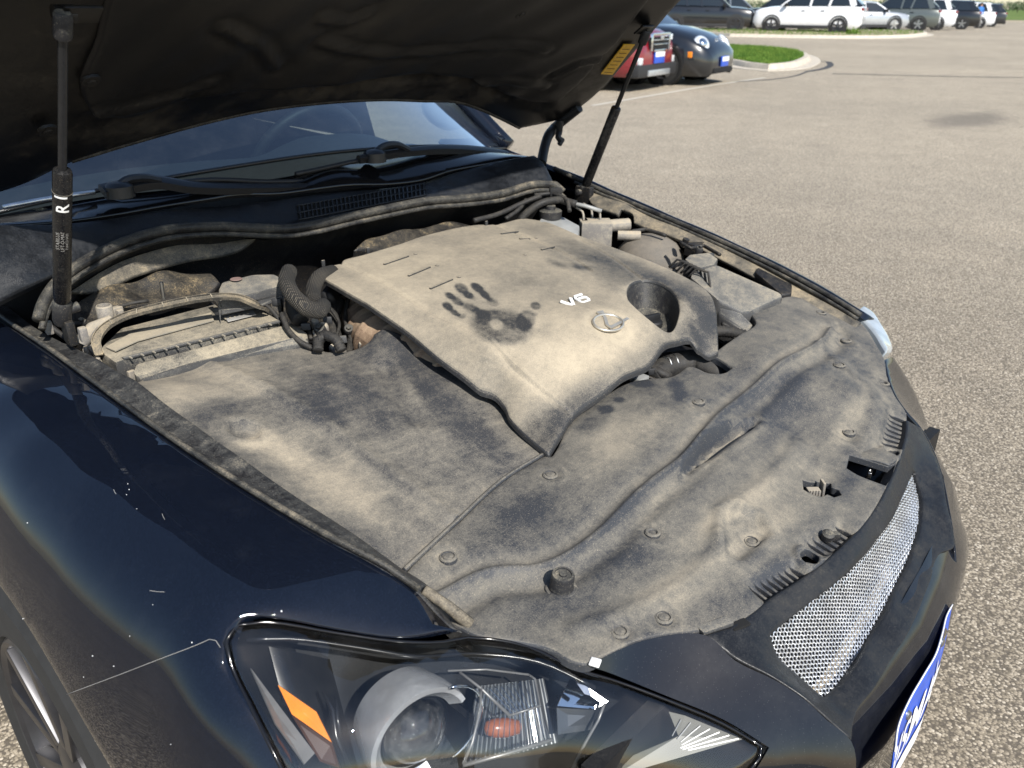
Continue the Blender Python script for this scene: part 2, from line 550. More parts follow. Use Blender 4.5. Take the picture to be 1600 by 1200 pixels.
def felt():
    t = NT('hood_insulation_felt')
    d = t.rng(t.noise(4, 7, .68), .5, .85)
    d2 = t.rng(t.noise(120, 3, .6), .6, .75)
    c = t.mix(t.math('MULTIPLY', t.math('ADD', t.math('MULTIPLY', d, .7), t.math('MULTIPLY', d2, .25)), t.math('ADD', t.attr('dust'), .18), clamp=True), (.003, .003, .0036), (.105, .09, .068))
    t.p(col=c, rough=.5, spec=.4)
    t.bump(t.math('ADD', t.noise(700, 2), t.math('MULTIPLY', t.noise(18, 3), 1.5)), .3, .001)
    return t.m
M['felt'] = felt()
M['black'] = simple('black_plastic', (.012, .0125, .014), .55, grain=.15, gscale=900)
M['cowl'] = dusty('cowl_plastic', (.008, .009, .011), (.016, .018, .022), (.07, .065, .055), amt=-.28, scale=8, contrast=.7, rough=.55, nzw=.1, off=(3, 3, 3))
M['satin'] = simple('satin_black_plastic', (.010, .0105, .012), .42, grain=.05, gscale=900)
M['gloss'] = simple('gloss_black_plastic', (.006, .006, .007), .12)
M['steel'] = simple('zinc_steel', (.45, .45, .44), .35, 1.0)
M['chrome'] = simple('chrome', (.78, .80, .82), .06, 1.0)
M['silver'] = simple('silver_plastic', (.62, .63, .64), .28, .85)
M['meshwire'] = simple('silver_mesh_wire', (.80, .81, .82), .30, .75)
M['white'] = simple('white_print', (.75, .75, .74), .5)
M['greyprint'] = simple('grey_print', (.32, .31, .29), .6)
M['redprint'] = simple('red_print', (.22, .15, .13), .6)
M['labelpaper'] = dusty('dusty_label', (.20, .19, .165), (.30, .265, .205), (.43, .37, .265), amt=.1, scale=20, contrast=.6)
M['yellow'] = simple('yellow_sticker', (.62, .36, .02), .45, gscale=400)
M['resv'] = simple('milky_plastic', (.26, .265, .26), .45)
M['tyre'] = simple('tyre_rubber', (.018, .018, .018), .8, grain=.3, gscale=300)
M['rim'] = simple('dark_rim', (.05, .05, .055), .35, .6)
M['alloy'] = simple('alloy_rim', (.5, .5, .5), .3, .9)
M['interior'] = simple('dashboard', (.03, .032, .035), .7, grain=.3, gscale=500)
M['under'] = simple('underbody_black', (.004, .004, .004), .9)

def glass(name, tint=(1, 1, 1), refl=1.0, rough=.0, base=.04, dirt=.0, dirtcol=(.6, .55, .45)):
    t = NT(name)
    tr = t.n.new('ShaderNodeBsdfTransparent'); tr.inputs[0].default_value = (*tint, 1)
    gl = t.n.new('ShaderNodeBsdfGlossy'); gl.inputs['Roughness'].default_value = rough; gl.inputs[0].default_value = (1, 1, 1, 1)
    fr = t.n.new('ShaderNodeFresnel'); fr.inputs[0].default_value = 1.5
    f = t.math('MULTIPLY', fr.outputs[0], refl, clamp=True)
    mx = t.n.new('ShaderNodeMixShader'); t.l.new(f, mx.inputs[0]); t.l.new(tr.outputs[0], mx.inputs[1]); t.l.new(gl.outputs[0], mx.inputs[2])
    last = mx.outputs[0]
    if dirt:
        df = t.n.new('ShaderNodeBsdfDiffuse'); df.inputs[0].default_value = (*dirtcol, 1)
        d = t.rng(t.noise(9, 7, .7), .35, .9)
        d = t.math('ADD', t.math('MULTIPLY', d, dirt), t.math('MULTIPLY', t.rng(t.voro(260), .10, .06), .12*dirt/.05))
        m2 = t.n.new('ShaderNodeMixShader'); t.l.new(d, m2.inputs[0]); t.l.new(last, m2.inputs[1]); t.l.new(df.outputs[0], m2.inputs[2]); last = m2.outputs[0]
    t.l.new(last, t.out.inputs['Surface'])
    return t.m
M['lens'] = glass('headlight_lens', (.93, .94, .94), 1.5, .008, dirt=.02)
M['wsglass'] = glass('windshield_glass', (.45, .56, .58), 3.4, .0, dirt=.03, dirtcol=(.45, .5, .55))
M['carglass'] = simple('dark_car_glass', (.012, .016, .018), .04, coat=1.0)
M['amber'] = simple('amber_reflector', (.80, .24, .01), .25, coat=1.0)
M['bulb'] = simple('orange_bulb', (.42, .13, .06), .25, coat=1.0)
M['hlblack'] = simple('headlight_bezel', (.012, .013, .015), .22)
M['hlgrey'] = simple('headlight_grey_trim', (.22, .22, .22), .35, .4)
M['hlclear'] = glass('fluted_clear_plastic', (.80, .82, .82), 1.2, .08, dirt=.03, dirtcol=(.8, .8, .78))
M['projlens'] = glass('projector_glass', (.55, .57, .56), 1.3, .03, dirt=.38, dirtcol=(.6, .6, .58))

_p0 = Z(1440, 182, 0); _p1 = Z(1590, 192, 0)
SHADOW_AT = ((_p0[0]+_p1[0])/2, (_p0[1]+_p1[1])/2, math.atan2(_p1[1]-_p0[1], _p1[0]-_p0[0]))  # centre and bearing of the cast shadow painted on the lot
def asphalt():
    t = NT('asphalt_chipseal')
    ch = t.voro(165, out='Color'); k = t.n.new('ShaderNodeSeparateColor'); t.l.new(ch, k.inputs[0])
    dd = t.voro(165)
    n1 = t.noise(.22, 5, .55); n2 = t.noise(2.2, 5, .6); n3 = t.noise(60, 3, .6)
    stone = t.ramp(k.outputs[0], [(0.0, (.10, .087, .068)), (.25, (.18, .156, .121)), (.60, (.295, .255, .198)), (.90, (.39, .342, .272)), (1.0, (.52, .47, .39))])
    col = t.mix(t.rng(dd, .50, .72), stone, (.115, .10, .082))
    far = t.n.new('ShaderNodeCameraData')
    g = t.math('ADD', t.math('MULTIPLY', n1, .7), t.math('MULTIPLY', n2, .5))
    col = t.mix(t.rng(g, .35, .85), t.mix(1.0, col, (.86, .85, .83), 'MULTIPLY'), t.mix(1.0, col, (1.18, 1.15, 1.1), 'MULTIPLY'))
    stain = t.rng(t.noise(.45, 4, .6, t.mapping((1, 1, 1), loc=(11, 3, 0))), .66, .76)
    col = t.mix(t.math('MULTIPLY', stain, .22), col, (.09, .08, .07))
    ep = t.mapping((.62, 1.55, 1), (0, 0, -SHADOW_AT[2]), (0, 0, 0), t.mapping(loc=(-SHADOW_AT[0], -SHADOW_AT[1], 0)))
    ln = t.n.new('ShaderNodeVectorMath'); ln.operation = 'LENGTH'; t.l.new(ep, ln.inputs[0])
    cast_shade = t.rng(t.math('ADD', ln.outputs['Value'], t.math('MULTIPLY_ADD', t.noise(1.6, 5, .6), 1.1, -.55)), .25, 1.0, .62, 0.0)  # soft ellipse of a cast shadow, painted into the asphalt colour
    col = t.mix(cast_shade, col, (.075, .066, .056))
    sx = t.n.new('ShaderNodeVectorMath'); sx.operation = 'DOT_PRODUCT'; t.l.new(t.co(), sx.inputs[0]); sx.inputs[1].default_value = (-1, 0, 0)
    far_lift = t.rng(t.math('ADD', sx.outputs['Value'], t.math('MULTIPLY_ADD', t.noise(.3, 3), 4.0, -2.0)), 0.5, 7.0)  # asphalt further out painted lighter, for its brightness at grazing angles
    col = t.mix(far_lift, col, t.mix(1.0, col, (1.40, 1.41, 1.41), 'MULTIPLY'))
    t.p(col=col, rough=.92, spec=.25)
    h = t.math('ADD', t.math('SUBTRACT', 1.0, dd), t.math('MULTIPLY', k.outputs[1], .5))
    t.bump(h, .4, .003)
    return t.m
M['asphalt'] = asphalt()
def grass():
    t = NT('grass_blades')
    c = t.mix(t.rng(t.noise(3, 5), .3, .7), (.055, .13, .018), (.14, .22, .035))
    t.p(col=c, rough=.8, spec=.2); return t.m
M['grass'] = grass()
def field():
    t = NT('field_grass')
    c = t.mix(t.rng(t.noise(.06, 5), .3, .7), (.075, .13, .03), (.15, .19, .06))
    t.p(col=c, rough=.95, spec=.1); t.bump(t.noise(3, 4), .5, .1); return t.m
M['field'] = field()
M['concrete'] = simple('kerb_concrete', (.46, .41, .335), .85, grain=.4, gscale=60)
M['lineworn'] = simple('worn_line_paint', (.46, .42, .35), .8, grain=.4, gscale=120)
M['tar'] = simple('tar_crack_seal', (.05, .047, .043), .7)
M['leaf'] = simple('tree_leaves', (.05, .085, .03), .8)
M['bark'] = simple('bark', (.09, .07, .05), .9)
M['dirt'] = simple('dry_dirt', (.36, .29, .20), .95, grain=.6, gscale=40)
def carpaint(name, col, metal=.0, rough=.3):
    return simple(name, col, rough, metal, coat=1.0, coatr=.04)
M['c_red'] = carpaint('red_paint', (.17, .007, .015))
M['c_black'] = carpaint('gloss_black_paint', (.006, .007, .009))
M['c_dark'] = carpaint('dark_grey_paint', (.018, .019, .022))
M['c_white'] = carpaint('white_paint', (.78, .79, .80))
M['c_silver'] = carpaint('silver_paint', (.45, .47, .49), .5)
M['c_green'] = carpaint('grey_green_paint', (.11, .125, .115), .3)
M['c_grey'] = carpaint('grey_paint', (.16, .18, .20), .3)
M['tail'] = simple('tail_lamp_red', (.22, .012, .012), .2, coat=1.0)
M['lamp'] = simple('lamp_glass', (.75, .78, .80), .12, .3, coat=1.0)
M['plateblue'] = simple('blue_plate', (.03, .09, .48), .35)
M['platewhite'] = simple('white_plate', (.75, .76, .78), .4)
M['skin'] = simple('skin', (.45, .26, .18), .6)
M['shirt'] = simple('blue_shirt', (.03, .14, .45), .8)
M['trouser'] = simple('grey_trousers', (.16, .15, .14), .85)
M['hair'] = simple('dark_hair', (.03, .02, .015), .7)
M['shoe'] = simple('shoe', (.05, .05, .05), .6)
M['bay2'] = dusty('dusty_grey_metal', (.035, .034, .032), (.13, .115, .09), (.36, .29, .19), amt=-.02, scale=9, contrast=.9, nzw=.3, off=(2, 7, 1))
M['greybrown'] = dusty('grey_brown_tower', (.07, .066, .06), (.15, .135, .115), (.25, .21, .16), amt=.0, scale=9, contrast=.5, nzw=.3, off=(2, 7, 5))
M['gloss2'] = dusty('strut_black', (.008, .008, .009), (.014, .014, .014), (.16, .13, .10), amt=-.34, scale=22, contrast=.8, rough=.45, nzw=.0, grain=.05, off=(2, 1, 5))
M['amberdark'] = simple('brown_trim', (.05, .022, .012), .3)
M['marker'] = simple('clear_marker', (.075, .072, .055), .35, .0)
M['cladding'] = simple('black_cladding', (.02, .02, .021), .6)
M['stain'] = simple('ground_shade', (.075, .066, .056), .9, grain=.6, gscale=95)  # unused; colour of the cast shadow painted on the asphalt

def dustypaint():
    t = NT('dusty_black_paint')
    d = t.rng(t.noise(11, 7, .7), .38, .8); sp = t.rng(t.voro(300), .14, .08)
    c = t.mix(t.math('ADD', t.math('MULTIPLY', d, .05), t.math('MULTIPLY', sp, .18), clamp=True), (.006, .007, .010), (.22, .22, .21))
    t.p(col=c, rough=.6, coat=1.0, coatr=t.math('MULTIPLY_ADD', d, .05, .025), spec=.0)
    return t.m
M['dpaint'] = dustypaint()
M['lensL'] = simple('hazy_lens', (.42, .46, .48), .12, .2, coat=1.0)
M['rubber_end'] = dusty('aged_rubber', (.05, .046, .038), (.15, .13, .10), (.36, .31, .22), amt=.0, scale=30, contrast=.8, nzw=.1)
M['chrome2'] = simple('bright_reflector', (.60, .63, .67), .14, .85)
M['bowl'] = simple('dark_bowl', (.10, .105, .11), .25, .6)
M['surround'] = dusty('grille_surround_plastic', (.009, .0095, .011), (.016, .017, .019), (.075, .07, .06), amt=-.25, scale=9, contrast=.7, rough=.58, nzw=.0, grain=.06, off=(1, 3, 8))
M['chrome3'] = simple('brushed_reflector', (.78, .80, .83), .26, .70)
M['badge'] = simple('dusty_silver_badge', (.60, .56, .48), .32, .7)
# ------------------------------------------------------------------ the open black sedan
A = lambda *v: np.array(v, float)
def XL(L): return [X(*a) for a in L]
lerp0 = lambda L: L
car = empty('black_sedan', (0, -2.2, 0))
tag(car, 'black sedan with its bonnet propped open over a dusty engine bay', 'car')

# ---- right fender
edgeR = XL([(0,500,.705),(75,549,.70),(150,609,.695),(225,661,.69),(300,710,.68),(375,766,.67),(431,800,.66),(520,848,.64),(600,892,.615),(650,927,.595),(709,984,.57)])
edgeR[:8] = smooth_edge(edgeR[:8], 3)
hlTop = ZL([(731,989,.715),(619,997,.742),(525,984,.762),(440,968,.785),(385,965,.793),(352,984,.793),(346,1005,.785),(354,1036,.768),(392,1116,.738),(428,1185,.71),(475,1270,.66),(525,1345,.60)])
WC = A(.80, -.885, .325)
arch = []
for a in np.radians(np.linspace(12, 176, 19)):
    arch.append(A(.900-.012*abs(math.cos(a)), WC[1]+.378*math.cos(a), WC[2]+.378*math.sin(a)))
outl = [A(.72, -1.80, .905)]+edgeR+hlTop+[A(.875, -.40, .42)]+arch+[A(.893, -1.27, .28), A(.89, -1.80, .28)]
ctrlF = [A(x, y, z) for y, L in {
    -1.65: [(.78,.905),(.84,.875),(.88,.80),(.895,.70),(.892,.5)],
    -1.25: [(.76,.892),(.82,.872),(.868,.81),(.893,.75)],
    -.95: [(.75,.872),(.81,.852),(.862,.80),(.892,.745)],
    -.72: [(.73,.842),(.79,.822),(.845,.778),(.88,.71)],
    -.55: [(.68,.812),(.74,.812),(.80,.785),(.842,.745),(.872,.68),(.885,.58)],
    -.46: [(.835,.70),(.865,.60)]}.items() for (x, z) in L]
SA = [(0,0),(.035,.010),(.07,.012),(.105,.002),(.135,-.020),(.160,-.055),(.180,-.100),(.192,-.160),(.196,-.25),(.192,-.40)]
SB = [(0,0),(.04,.006),(.085,.008),(.128,.001),(.163,-.018),(.192,-.052),(.216,-.100),(.232,-.160),(.240,-.25),(.236,-.36)]
eR = np.array(edgeR[:9]); eR = eR[np.argsort(eR[:, 1])]
loftF = []
for y in (-1.8,-1.6,-1.4,-1.22,-1.05,-.9,-.76,-.64,-.54,-.46):
    if y < eR[0, 1]: ex, ez = eR[0, 0]+(eR[0, 1]-y)*.03, eR[0, 2]+(eR[0, 1]-y)*.06
    else: ex, ez = np.interp(y, eR[:, 1], eR[:, 0]), np.interp(y, eR[:, 1], eR[:, 2])
    k = float(np.clip((y+1.4)/.9, 0, 1))
    for (a, b) in zip(SA, SB):
        dx = a[0]*(1-k)+b[0]*k; dz = a[1]*(1-k)+b[1]*k
        if y > -.5 and dx > .17: continue
        loftF.append(A(ex+dx, y, ez+dz))
loftF += hlTop[1:9]
fender = panel('fender', outl, [], M['paint'], car, n=(.74, .02, .67), step=.02, thick=.012, er=.004, lam=2e-3, sharp=40, edge_ctrl=loftF)
# thin edge of the clear film that protects the front of the fender
def on_fender(px, py, lift=.0006):
    tps, B = PANELS['fender']; d = ray(px, py); t = .5
    lo, hi = .3, 2.2
    f = lambda t: ((CAM+t*d)@B[2])-float(tps(((CAM+t*d)@B[:2].T)[None])[0])
    for _ in range(50):
        m = (lo+hi)/2
        if f(m) > 0: lo = m
        else: hi = m
    return CAM+lo*d+B[2]*lift
mb = MB().tube([on_fender(*p) for p in spline([A(105,1085),A(180,1057),A(250,1030),A(310,1007),A(328,999),A(338,1001),A(345,1012)], 14, False)], .00032, 5)
film = mb.build('film_edge', M['greyprint'], fender, True)
mb = MB()
for (a, b, r) in [(43,817,.0010),(200,756,.0007),(202,765,.0008),(198,773,.0006),(440,955,.0014),(300,1004,.0010),(178,1041,.0009),(145,1025,.0009),(214,795,.0005),(239,945,.0006),(203,994,.0006),(131,1058,.0006),(267,1163,.0006),(36,967,.0009)]:
    r *= .75; mb.lathe([(r, 0), (r*.7, .0004), (0, .0005)], on_fender(a, b, .0002), (.6, .2, .7), 7)
mb.build('paint_chips', M['white'], fender)['kind'] = 'stuff'
mb = MB()
for (a, b, c, d_) in [(235,923,258,925),(178,765,182,772),(254,803,258,812)]:
    mb.tube([on_fender(a, b), on_fender((a+c)/2, (b+d_)/2+.6), on_fender(c, d_)], .00025, 4)
mb.build('scratches', M['greyprint'], fender)['kind'] = 'stuff'

# ---- fender flange with the rubber strip, right side
innerR = XL([(10,476,.672),(49,507,.668),(157,562,.66),(210,592,.655),(300,659,.645),(375,712,.635),(469,779,.615),(560,838,.592),(630,889,.572),(684,928,.556),(722,982,.548)])
flo = [p+A(-.002,0,-.001) for p in [A(.715,-1.5,.895)]+edgeR]+[A(*X(735,993,.556))]
flg = panel('fender_flange', flo+[p for p in innerR[::-1]]+[A(.672,-1.5,.885)], [], M['flange'], car, n=(.1,0,1), step=.012, thick=.02, er=.003, lam=1e-5,
            feat=lambda P: .0035*np.exp(-((pdist(P[:, :2], [p[:2] for p in edgeR], False)[0]-.008)/.004)**2)-.003*np.exp(-((pdist(P[:, :2], [p[:2] for p in edgeR], False)[0]-.019)/.004)**2))
mb = MB().tube(spline([p+A(-.004,0,.004) for p in [A(.712,-1.5,.895)]+edgeR[:-1]], .02, False), .0042, 8)
mb.build('rubber_seal', M['rubber'], flg, True)
mb = MB().tube(lerp0([X(650,932,.594)+A(-.012,0,.003), X(690,960,.576)+A(-.012,0,.003), X(724,984,.560)+A(-.010,0,.002)]), [.006,.007,.008], 8)
mb.build('rubber_end', M['rubber_end'], flg, True)

# ---- dusty apron cover on the right side
rcO = ZL([(222,592,.828),(262,588,.83),(319,569,.83),(375,556,.83),(450,539,.828),(484,534,.826),(493,541,.822),(508,547,.82),(536,549,.818),(566,543,.82),(579,535,.824),(584,525,.83),(597,517,.838),(615,521,.836),(640,530,.826),(680,552,.81),(748,607,.785),(788,640,.762),(820,672,.75),(851,706,.742),(787,748,.742),(712,816,.742),(630,892,.74)])
rcO += [p+A(.012,0,-.012) for p in innerR[::-1][2:8]]
dimple = Z(383,680,.815); bulge = Z(600,535,.83)
stepR = [Z(*a)[:2] for a in [(300,560,.83),(440,615,.825),(520,662,.805),(600,718,.785),(660,762,.765),(709,802,.748)]]
stepR = curve2(stepR)
stepR2 = [Z(*a)[:2] for a in [(300,595,.83),(350,620,.83),(480,640,.82)]]
valley = [Z(*a)[:2] for a in [(600,560,.83),(620,600,.82),(650,640,.805)]]
def rc_feat(P):
    q = P[:, :2]
    r = np.hypot(q[:, 0]-dimple[0], q[:, 1]-dimple[1])
    dz = -.010*(1-sstep(.014, .024, r))+.0025*np.exp(-((r-.028)/.007)**2)
    d, s = pdist(q, stepR, False)
    dz += .007*np.where(s > 0, 1, -1)*0+.008*np.exp(-(d/.02)**2)*np.where(s < 0, 1, .45)
    d, s = pdist(q, valley, False); dz -= .007*np.exp(-(d/.018)**2)
    r = np.hypot(q[:, 0]-bulge[0], q[:, 1]-bulge[1]); dz += .010*np.exp(-(r/.045)**2)
    dz += .0015*np.sin(q[:, 0]*13+1)*np.sin(q[:, 1]*11)
    return dz
def rc_dust(P):
    lp = relief(rc_feat, P)
    return .14*np.tanh(abs(lp)/14)+ell(P, [(330,600,110,30,-14,.30),(560,640,150,50,20,-.25),(650,560,90,40,30,-.30),(700,660,100,40,40,-.18),(430,700,60,16,32,.30),(520,760,90,26,35,.26),(600,820,70,40,30,.16),(670,690,40,25,20,.18),
                   (330,645,45,18,-10,-.25),(480,640,55,22,10,-.30),(585,725,80,10,36,-.20),(380,672,22,16,10,-.25),(385,695,24,8,0,.4),(250,600,50,14,20,.3),(640,610,10,40,-30,.25),(760,690,80,20,40,-.2)], .85)
apron = panel('apron_cover', rcO, ZL([(383,640,.83),(500,600,.82),(450,720,.80),(560,770,.775),(640,680,.785),(720,720,.76)]), M['apron'], car, step=.008, thick=.012, er=.005, feat=rc_feat, dust=rc_dust)

# ---- radiator (front) cover
fcO = ZL([(862,712,.745),(870,700,.747),(885,668,.752),(911,641,.756),(950,614,.762),(984,596,.765),(1012,591,.766),(1047,588,.767),(1074,572,.768),(1085,573,.768),(1107,582,.766),(1130,582,.766),(1143,574,.768),(1122,560,.772),(1110,555,.774),(1123,545,.776),(1156,522,.782),(1180,506,.786),(1168,484,.792),(1197,474,.794),(1237,462,.794),
          (1280,474,.778),(1318,490,.768),(1343,503,.76),(1352,511,.757),(1368,535,.748),(1383,562,.737),(1387,588,.727),(1400,620,.713),(1415,642,.702),(1418,656,.698),(1417,678,.692),(1412,700,.689),(1402,730,.685),(1387,762,.683),(1367,797,.681),(1340,832,.680),(1310,860,.680),(1280,885,.680),(1245,910,.680),(1210,932,.681),(1175,960,.683),(1162,968,.684),(1106,981,.69),(1012,996,.695),(940,1026,.698),
          (915,1036,.699),(890,1030,.701),(862,1014,.703),(810,1002,.706),(769,996,.710),(745,992,.712)])
fcO += [p+A(.012,.002,-.012) for p in innerR[::-1][1:3]]+[Z(634,892,.738),Z(712,818,.741),Z(787,750,.741),Z(848,712,.742)]
ridge = [Z(*a)[:2] for a in [(679,926,.73),(769,889,.728),(844,877,.728),(919,832,.737),(994,765,.747),(1069,705,.757),(1137,625,.77),(1212,571,.775),(1284,534,.768),(1299,516,.766)]]
ridge = curve2(ridge)
lensP = [Z(*a)[:2] for a in [(1196,624,.765),(1194,636,.763),(1150,672,.758),(1100,708,.752),(1062,744,.745),(1068,716,.75),(1097,676,.757),(1142,642,.763),(1170,629,.765)]]
seat1 = [Z(*a)[:2] for a in [(1125,800,.715),(1150,790,.715),(1190,800,.71),(1212,830,.705),(1195,850,.70),(1160,880,.70),(1130,865,.705),(1122,835,.71)]]
louv = []                         # louvre slots: two banks on the right, one on the left
for (a, b, c, d_, k, z, L, ang) in [((1187,928),(1252,893),0,0,8,.681,.030,0),((1268,862),(1322,830),0,0,7,.680,.028,0),((1393,694),(1402,658),0,0,8,.693,.030,0)]:
    p0 = Z(a[0], a[1], z); p1 = Z(b[0], b[1], z); dr = nrm(p1-p0); ac = A(-dr[1], dr[0], 0)
    louv.append((p0, p1, dr, ac, k, L))
slots = []
for (p0, p1, dr, ac, k, L) in louv:
    sp = np.linalg.norm(p1-p0)/(k-1); sl = nrm(ac*1.0-dr*.25)
    for i in range(k):
        c = p0+dr*sp*i; w = min(sp*.20, .0021)
        slots.append([c+sl*L*.5-dr*w*.5, c+sl*L*.56, c+sl*L*.5+dr*w, c-sl*L*.5+dr*w*.5, c-sl*L*.56, c-sl*L*.5-dr*w])
latchH = ZL([(1252,760,.69),(1254,774,.69),(1266,778,.69),(1281,780,.69),(1292,775,.69),(1303,778,.69),(1315,773,.69),(1310,765,.69),(1299,762,.69),(1299,752,.692),(1282,752,.692),(1268,759,.691)])
rectH = ZL([(1327,714,.69),(1357,719,.69),(1388,727,.688),(1399,724,.687),(1392,745,.685),(1384,758,.684),(1340,744,.686),(1322,734,.688)])
ringH = ZL([(1250+15*math.cos(a)+14, 876+10*math.sin(a)-1, .681) for a in np.linspace(0, 2*math.pi, 11)[:-1]])
ringH2 = ZL([(1400+10*math.cos(a), 703+5*math.sin(a), .691) for a in np.linspace(0, 2*math.pi, 10)[:-1]])
ringH2 = ZL([(1397+9*math.cos(a), 704+4.5*math.sin(a), .692) for a in np.linspace(0, 2*math.pi, 10)[:-1]])
valF = [Z(*a)[:2] for a in [(1125,850,.70),(1100,890,.70),(1010,945,.70),(900,985,.702)]]
steps2 = [Z(*a)[:2] for a in [(1250,690,.715),(1225,730,.71),(1190,765,.712),(1140,800,.715),(1125,840,.71)]]
crestL = [Z(*a)[:2] for a in [(1285,540,.765),(1330,580,.75),(1362,610,.728),(1365,650,.715),(1350,690,.705)]]
steps2 = curve2(steps2); crestL = curve2(crestL); valF = curve2(valF)
clipXY = [Z(a, b, z)[:2] for (a, b, z) in [(700,868,.738),(860,740,.745),(1091,627,.768),(1037,963,.697),(968,986,.697),(1175,838,.702),(1326,674,.712),(1311,572,.752),(1020,830,.72),(1323,528,.766),(1381,598,.722)]]
bowl = [(Z(1282,745,.69)[:2], .030, -.008), (Z(1240,650,.73)[:2], .05, -.007), (Z(1330,615,.735)[:2], .045, .006)]
def fc_feat(P):
    q = P[:, :2]
    d, s = pdist(q, ridge, False)
    sd = d*np.where(s > 0, 1, -1)
    # ridge runs right -> left; decide which side is the front by y
    dz = .0065*np.exp(-(d/.0055)**2)
    fr = np.where(s < 0, 1.0, 0.0)
    dz += -.009*fr*np.exp(-((d-.024)/.016)**2)
    dz += -.004*(1-fr)*np.exp(-((d-.018)/.012)**2)
    ins = inpoly(q, lensP); dl, _ = pdist(q, lensP)
    dz -= np.where(ins, .022*sstep(0, .016, dl), 0)
    dz += .003*np.exp(-(dl/.006)**2)*(~ins)
    for (p0, p1, dr, ac, k, L) in louv:
        m = (p0+p1)/2; hl_ = np.linalg.norm(p1-p0)/2+.006
        uu = (P-m)@dr; vv = (P-m)@ac
        dz -= .009*(1-sstep(hl_*.8, hl_*1.25, abs(uu)))*(1-sstep(L*.35, L*.85, abs(vv)))
    for c in clipXY:
        r_ = np.hypot(q[:, 0]-c[0], q[:, 1]-c[1]); dz += -.0028*(1-sstep(.0125, .018, r_))+.0012*np.exp(-((r_-.0195)/.003)**2)
    for c, r, h in bowl: dz += h*np.exp(-((q[:, 0]-c[0])**2+(q[:, 1]-c[1])**2)/r**2)
    ins = inpoly(q, seat1); dl, _ = pdist(q, seat1)
    dz += np.where(ins, -.007*sstep(0, .012, dl), 0)+.004*np.exp(-(dl/.009)**2)
    d, s = pdist(q, valF, False); dz += .006*np.exp(-(d/.014)**2)
    d, s = pdist(q, steps2, False); dz += .006*np.exp(-(d/.016)**2)
    d, s = pdist(q, crestL, False); dz += .006*np.exp(-(d/.014)**2)
    for h in (ringH, ringH2):
        c = np.mean(np.array(h), 0); r = np.hypot(q[:, 0]-c[0], q[:, 1]-c[1])
        dz += .006*np.exp(-((r-.017)/.005)**2)
    dz += .0010*np.sin(q[:, 0]*17+q[:, 1]*8)*np.sin(q[:, 1]*15-q[:, 0]*6)
    return dz
def fc_dust(P):
    lp = relief(fc_feat, P)
    return .07*np.tanh(np.clip(lp, -60, 60)/16)+.09*np.tanh(abs(lp)/30)-.05+ell(P, [(960,680,80,40,-35,.25),(1150,790,90,14,-35,.38),(1090,890,120,12,-28,.28),(1180,820,40,30,-20,.22),(1330,650,60,14,-60,.25),(820,800,60,24,-30,-.20),(1100,690,90,14,-42,-.30),(1215,640,40,45,30,-.30),(1240,590,70,14,-25,-.2),
                   (940,880,90,34,-20,-.22),(900,960,120,26,10,-.18),(1140,620,70,20,-38,-.12),(1250,520,60,24,10,.10),(1060,930,70,16,-20,.15),(1200,905,40,12,-35,-.35),(1295,850,20,12,-30,-.3),(1335,740,40,14,-50,-.2),(970,805,60,14,-40,-.25),(1020,640,60,12,-20,-.1),
                   (885,735,50,20,-30,-.12),(930,655,30,14,-40,-.25),(1000,598,16,5,8,-.8),(948,640,9,5,0,-.7),(968,625,7,4,0,-.6),(1060,610,10,20,-30,-.3),(1240,800,60,20,-40,.12),(1390,620,20,40,-15,.1)], .85)
front = panel('radiator_cover', fcO, ZL([(700,868,.738),(860,740,.745),(960,690,.752),(1060,640,.765),(1180,560,.778),(1020,740,.745),(1250,520,.778),(880,905,.712),(1020,830,.72),(1175,838,.702),(1037,963,.697),(1275,720,.70),(1330,615,.738),(1310,572,.752),(1240,680,.715),(1120,760,.728),(1380,690,.692)]),
              M['front'], car, step=.007, thick=.01, er=.004, feat=fc_feat, dust=fc_dust, holes=slots+[latchH, rectH, ringH, ringH2], holes_er=.0012, lam=3e-5,
              extra=[(ZL([(1165,950,.68),(1265,895,.68),(1345,838,.68),(1300,815,.68),(1240,850,.68),(1160,905,.68)]), .004), (ZL([(1370,700,.69),(1412,712,.69),(1420,650,.69),(1380,645,.69)]), .004), (band(ridge, .016), .0035)])
def surf(name, px, py, lift=0.0):
    tps, B = PANELS[name]; d = ray(px, py); lo, hi = .3, 3.0
    f = lambda t: ((CAM+t*d)@B[2])-float(tps(((CAM+t*d)@B[:2].T)[None])[0])
    for _ in range(50):
        m = (lo+hi)/2
        if f(m) > 0: lo = m
        else: hi = m
    return CAM+lo*d+B[2]*lift
def place(parent, name, px, py, lift=0.0):
    """point really on the built mesh under this spot"""
    me = parent.data; n = len(me.vertices); co = np.empty(n*3, np.float32); me.vertices.foreach_get('co', co); co = co.reshape(-1, 3)
    q = surf(name, px, py)
    i = np.argsort((co[:, 0]-q[0])**2+(co[:, 1]-q[1])**2)[:5]
    return A(q[0], q[1], float(co[i, 2].mean())+lift)
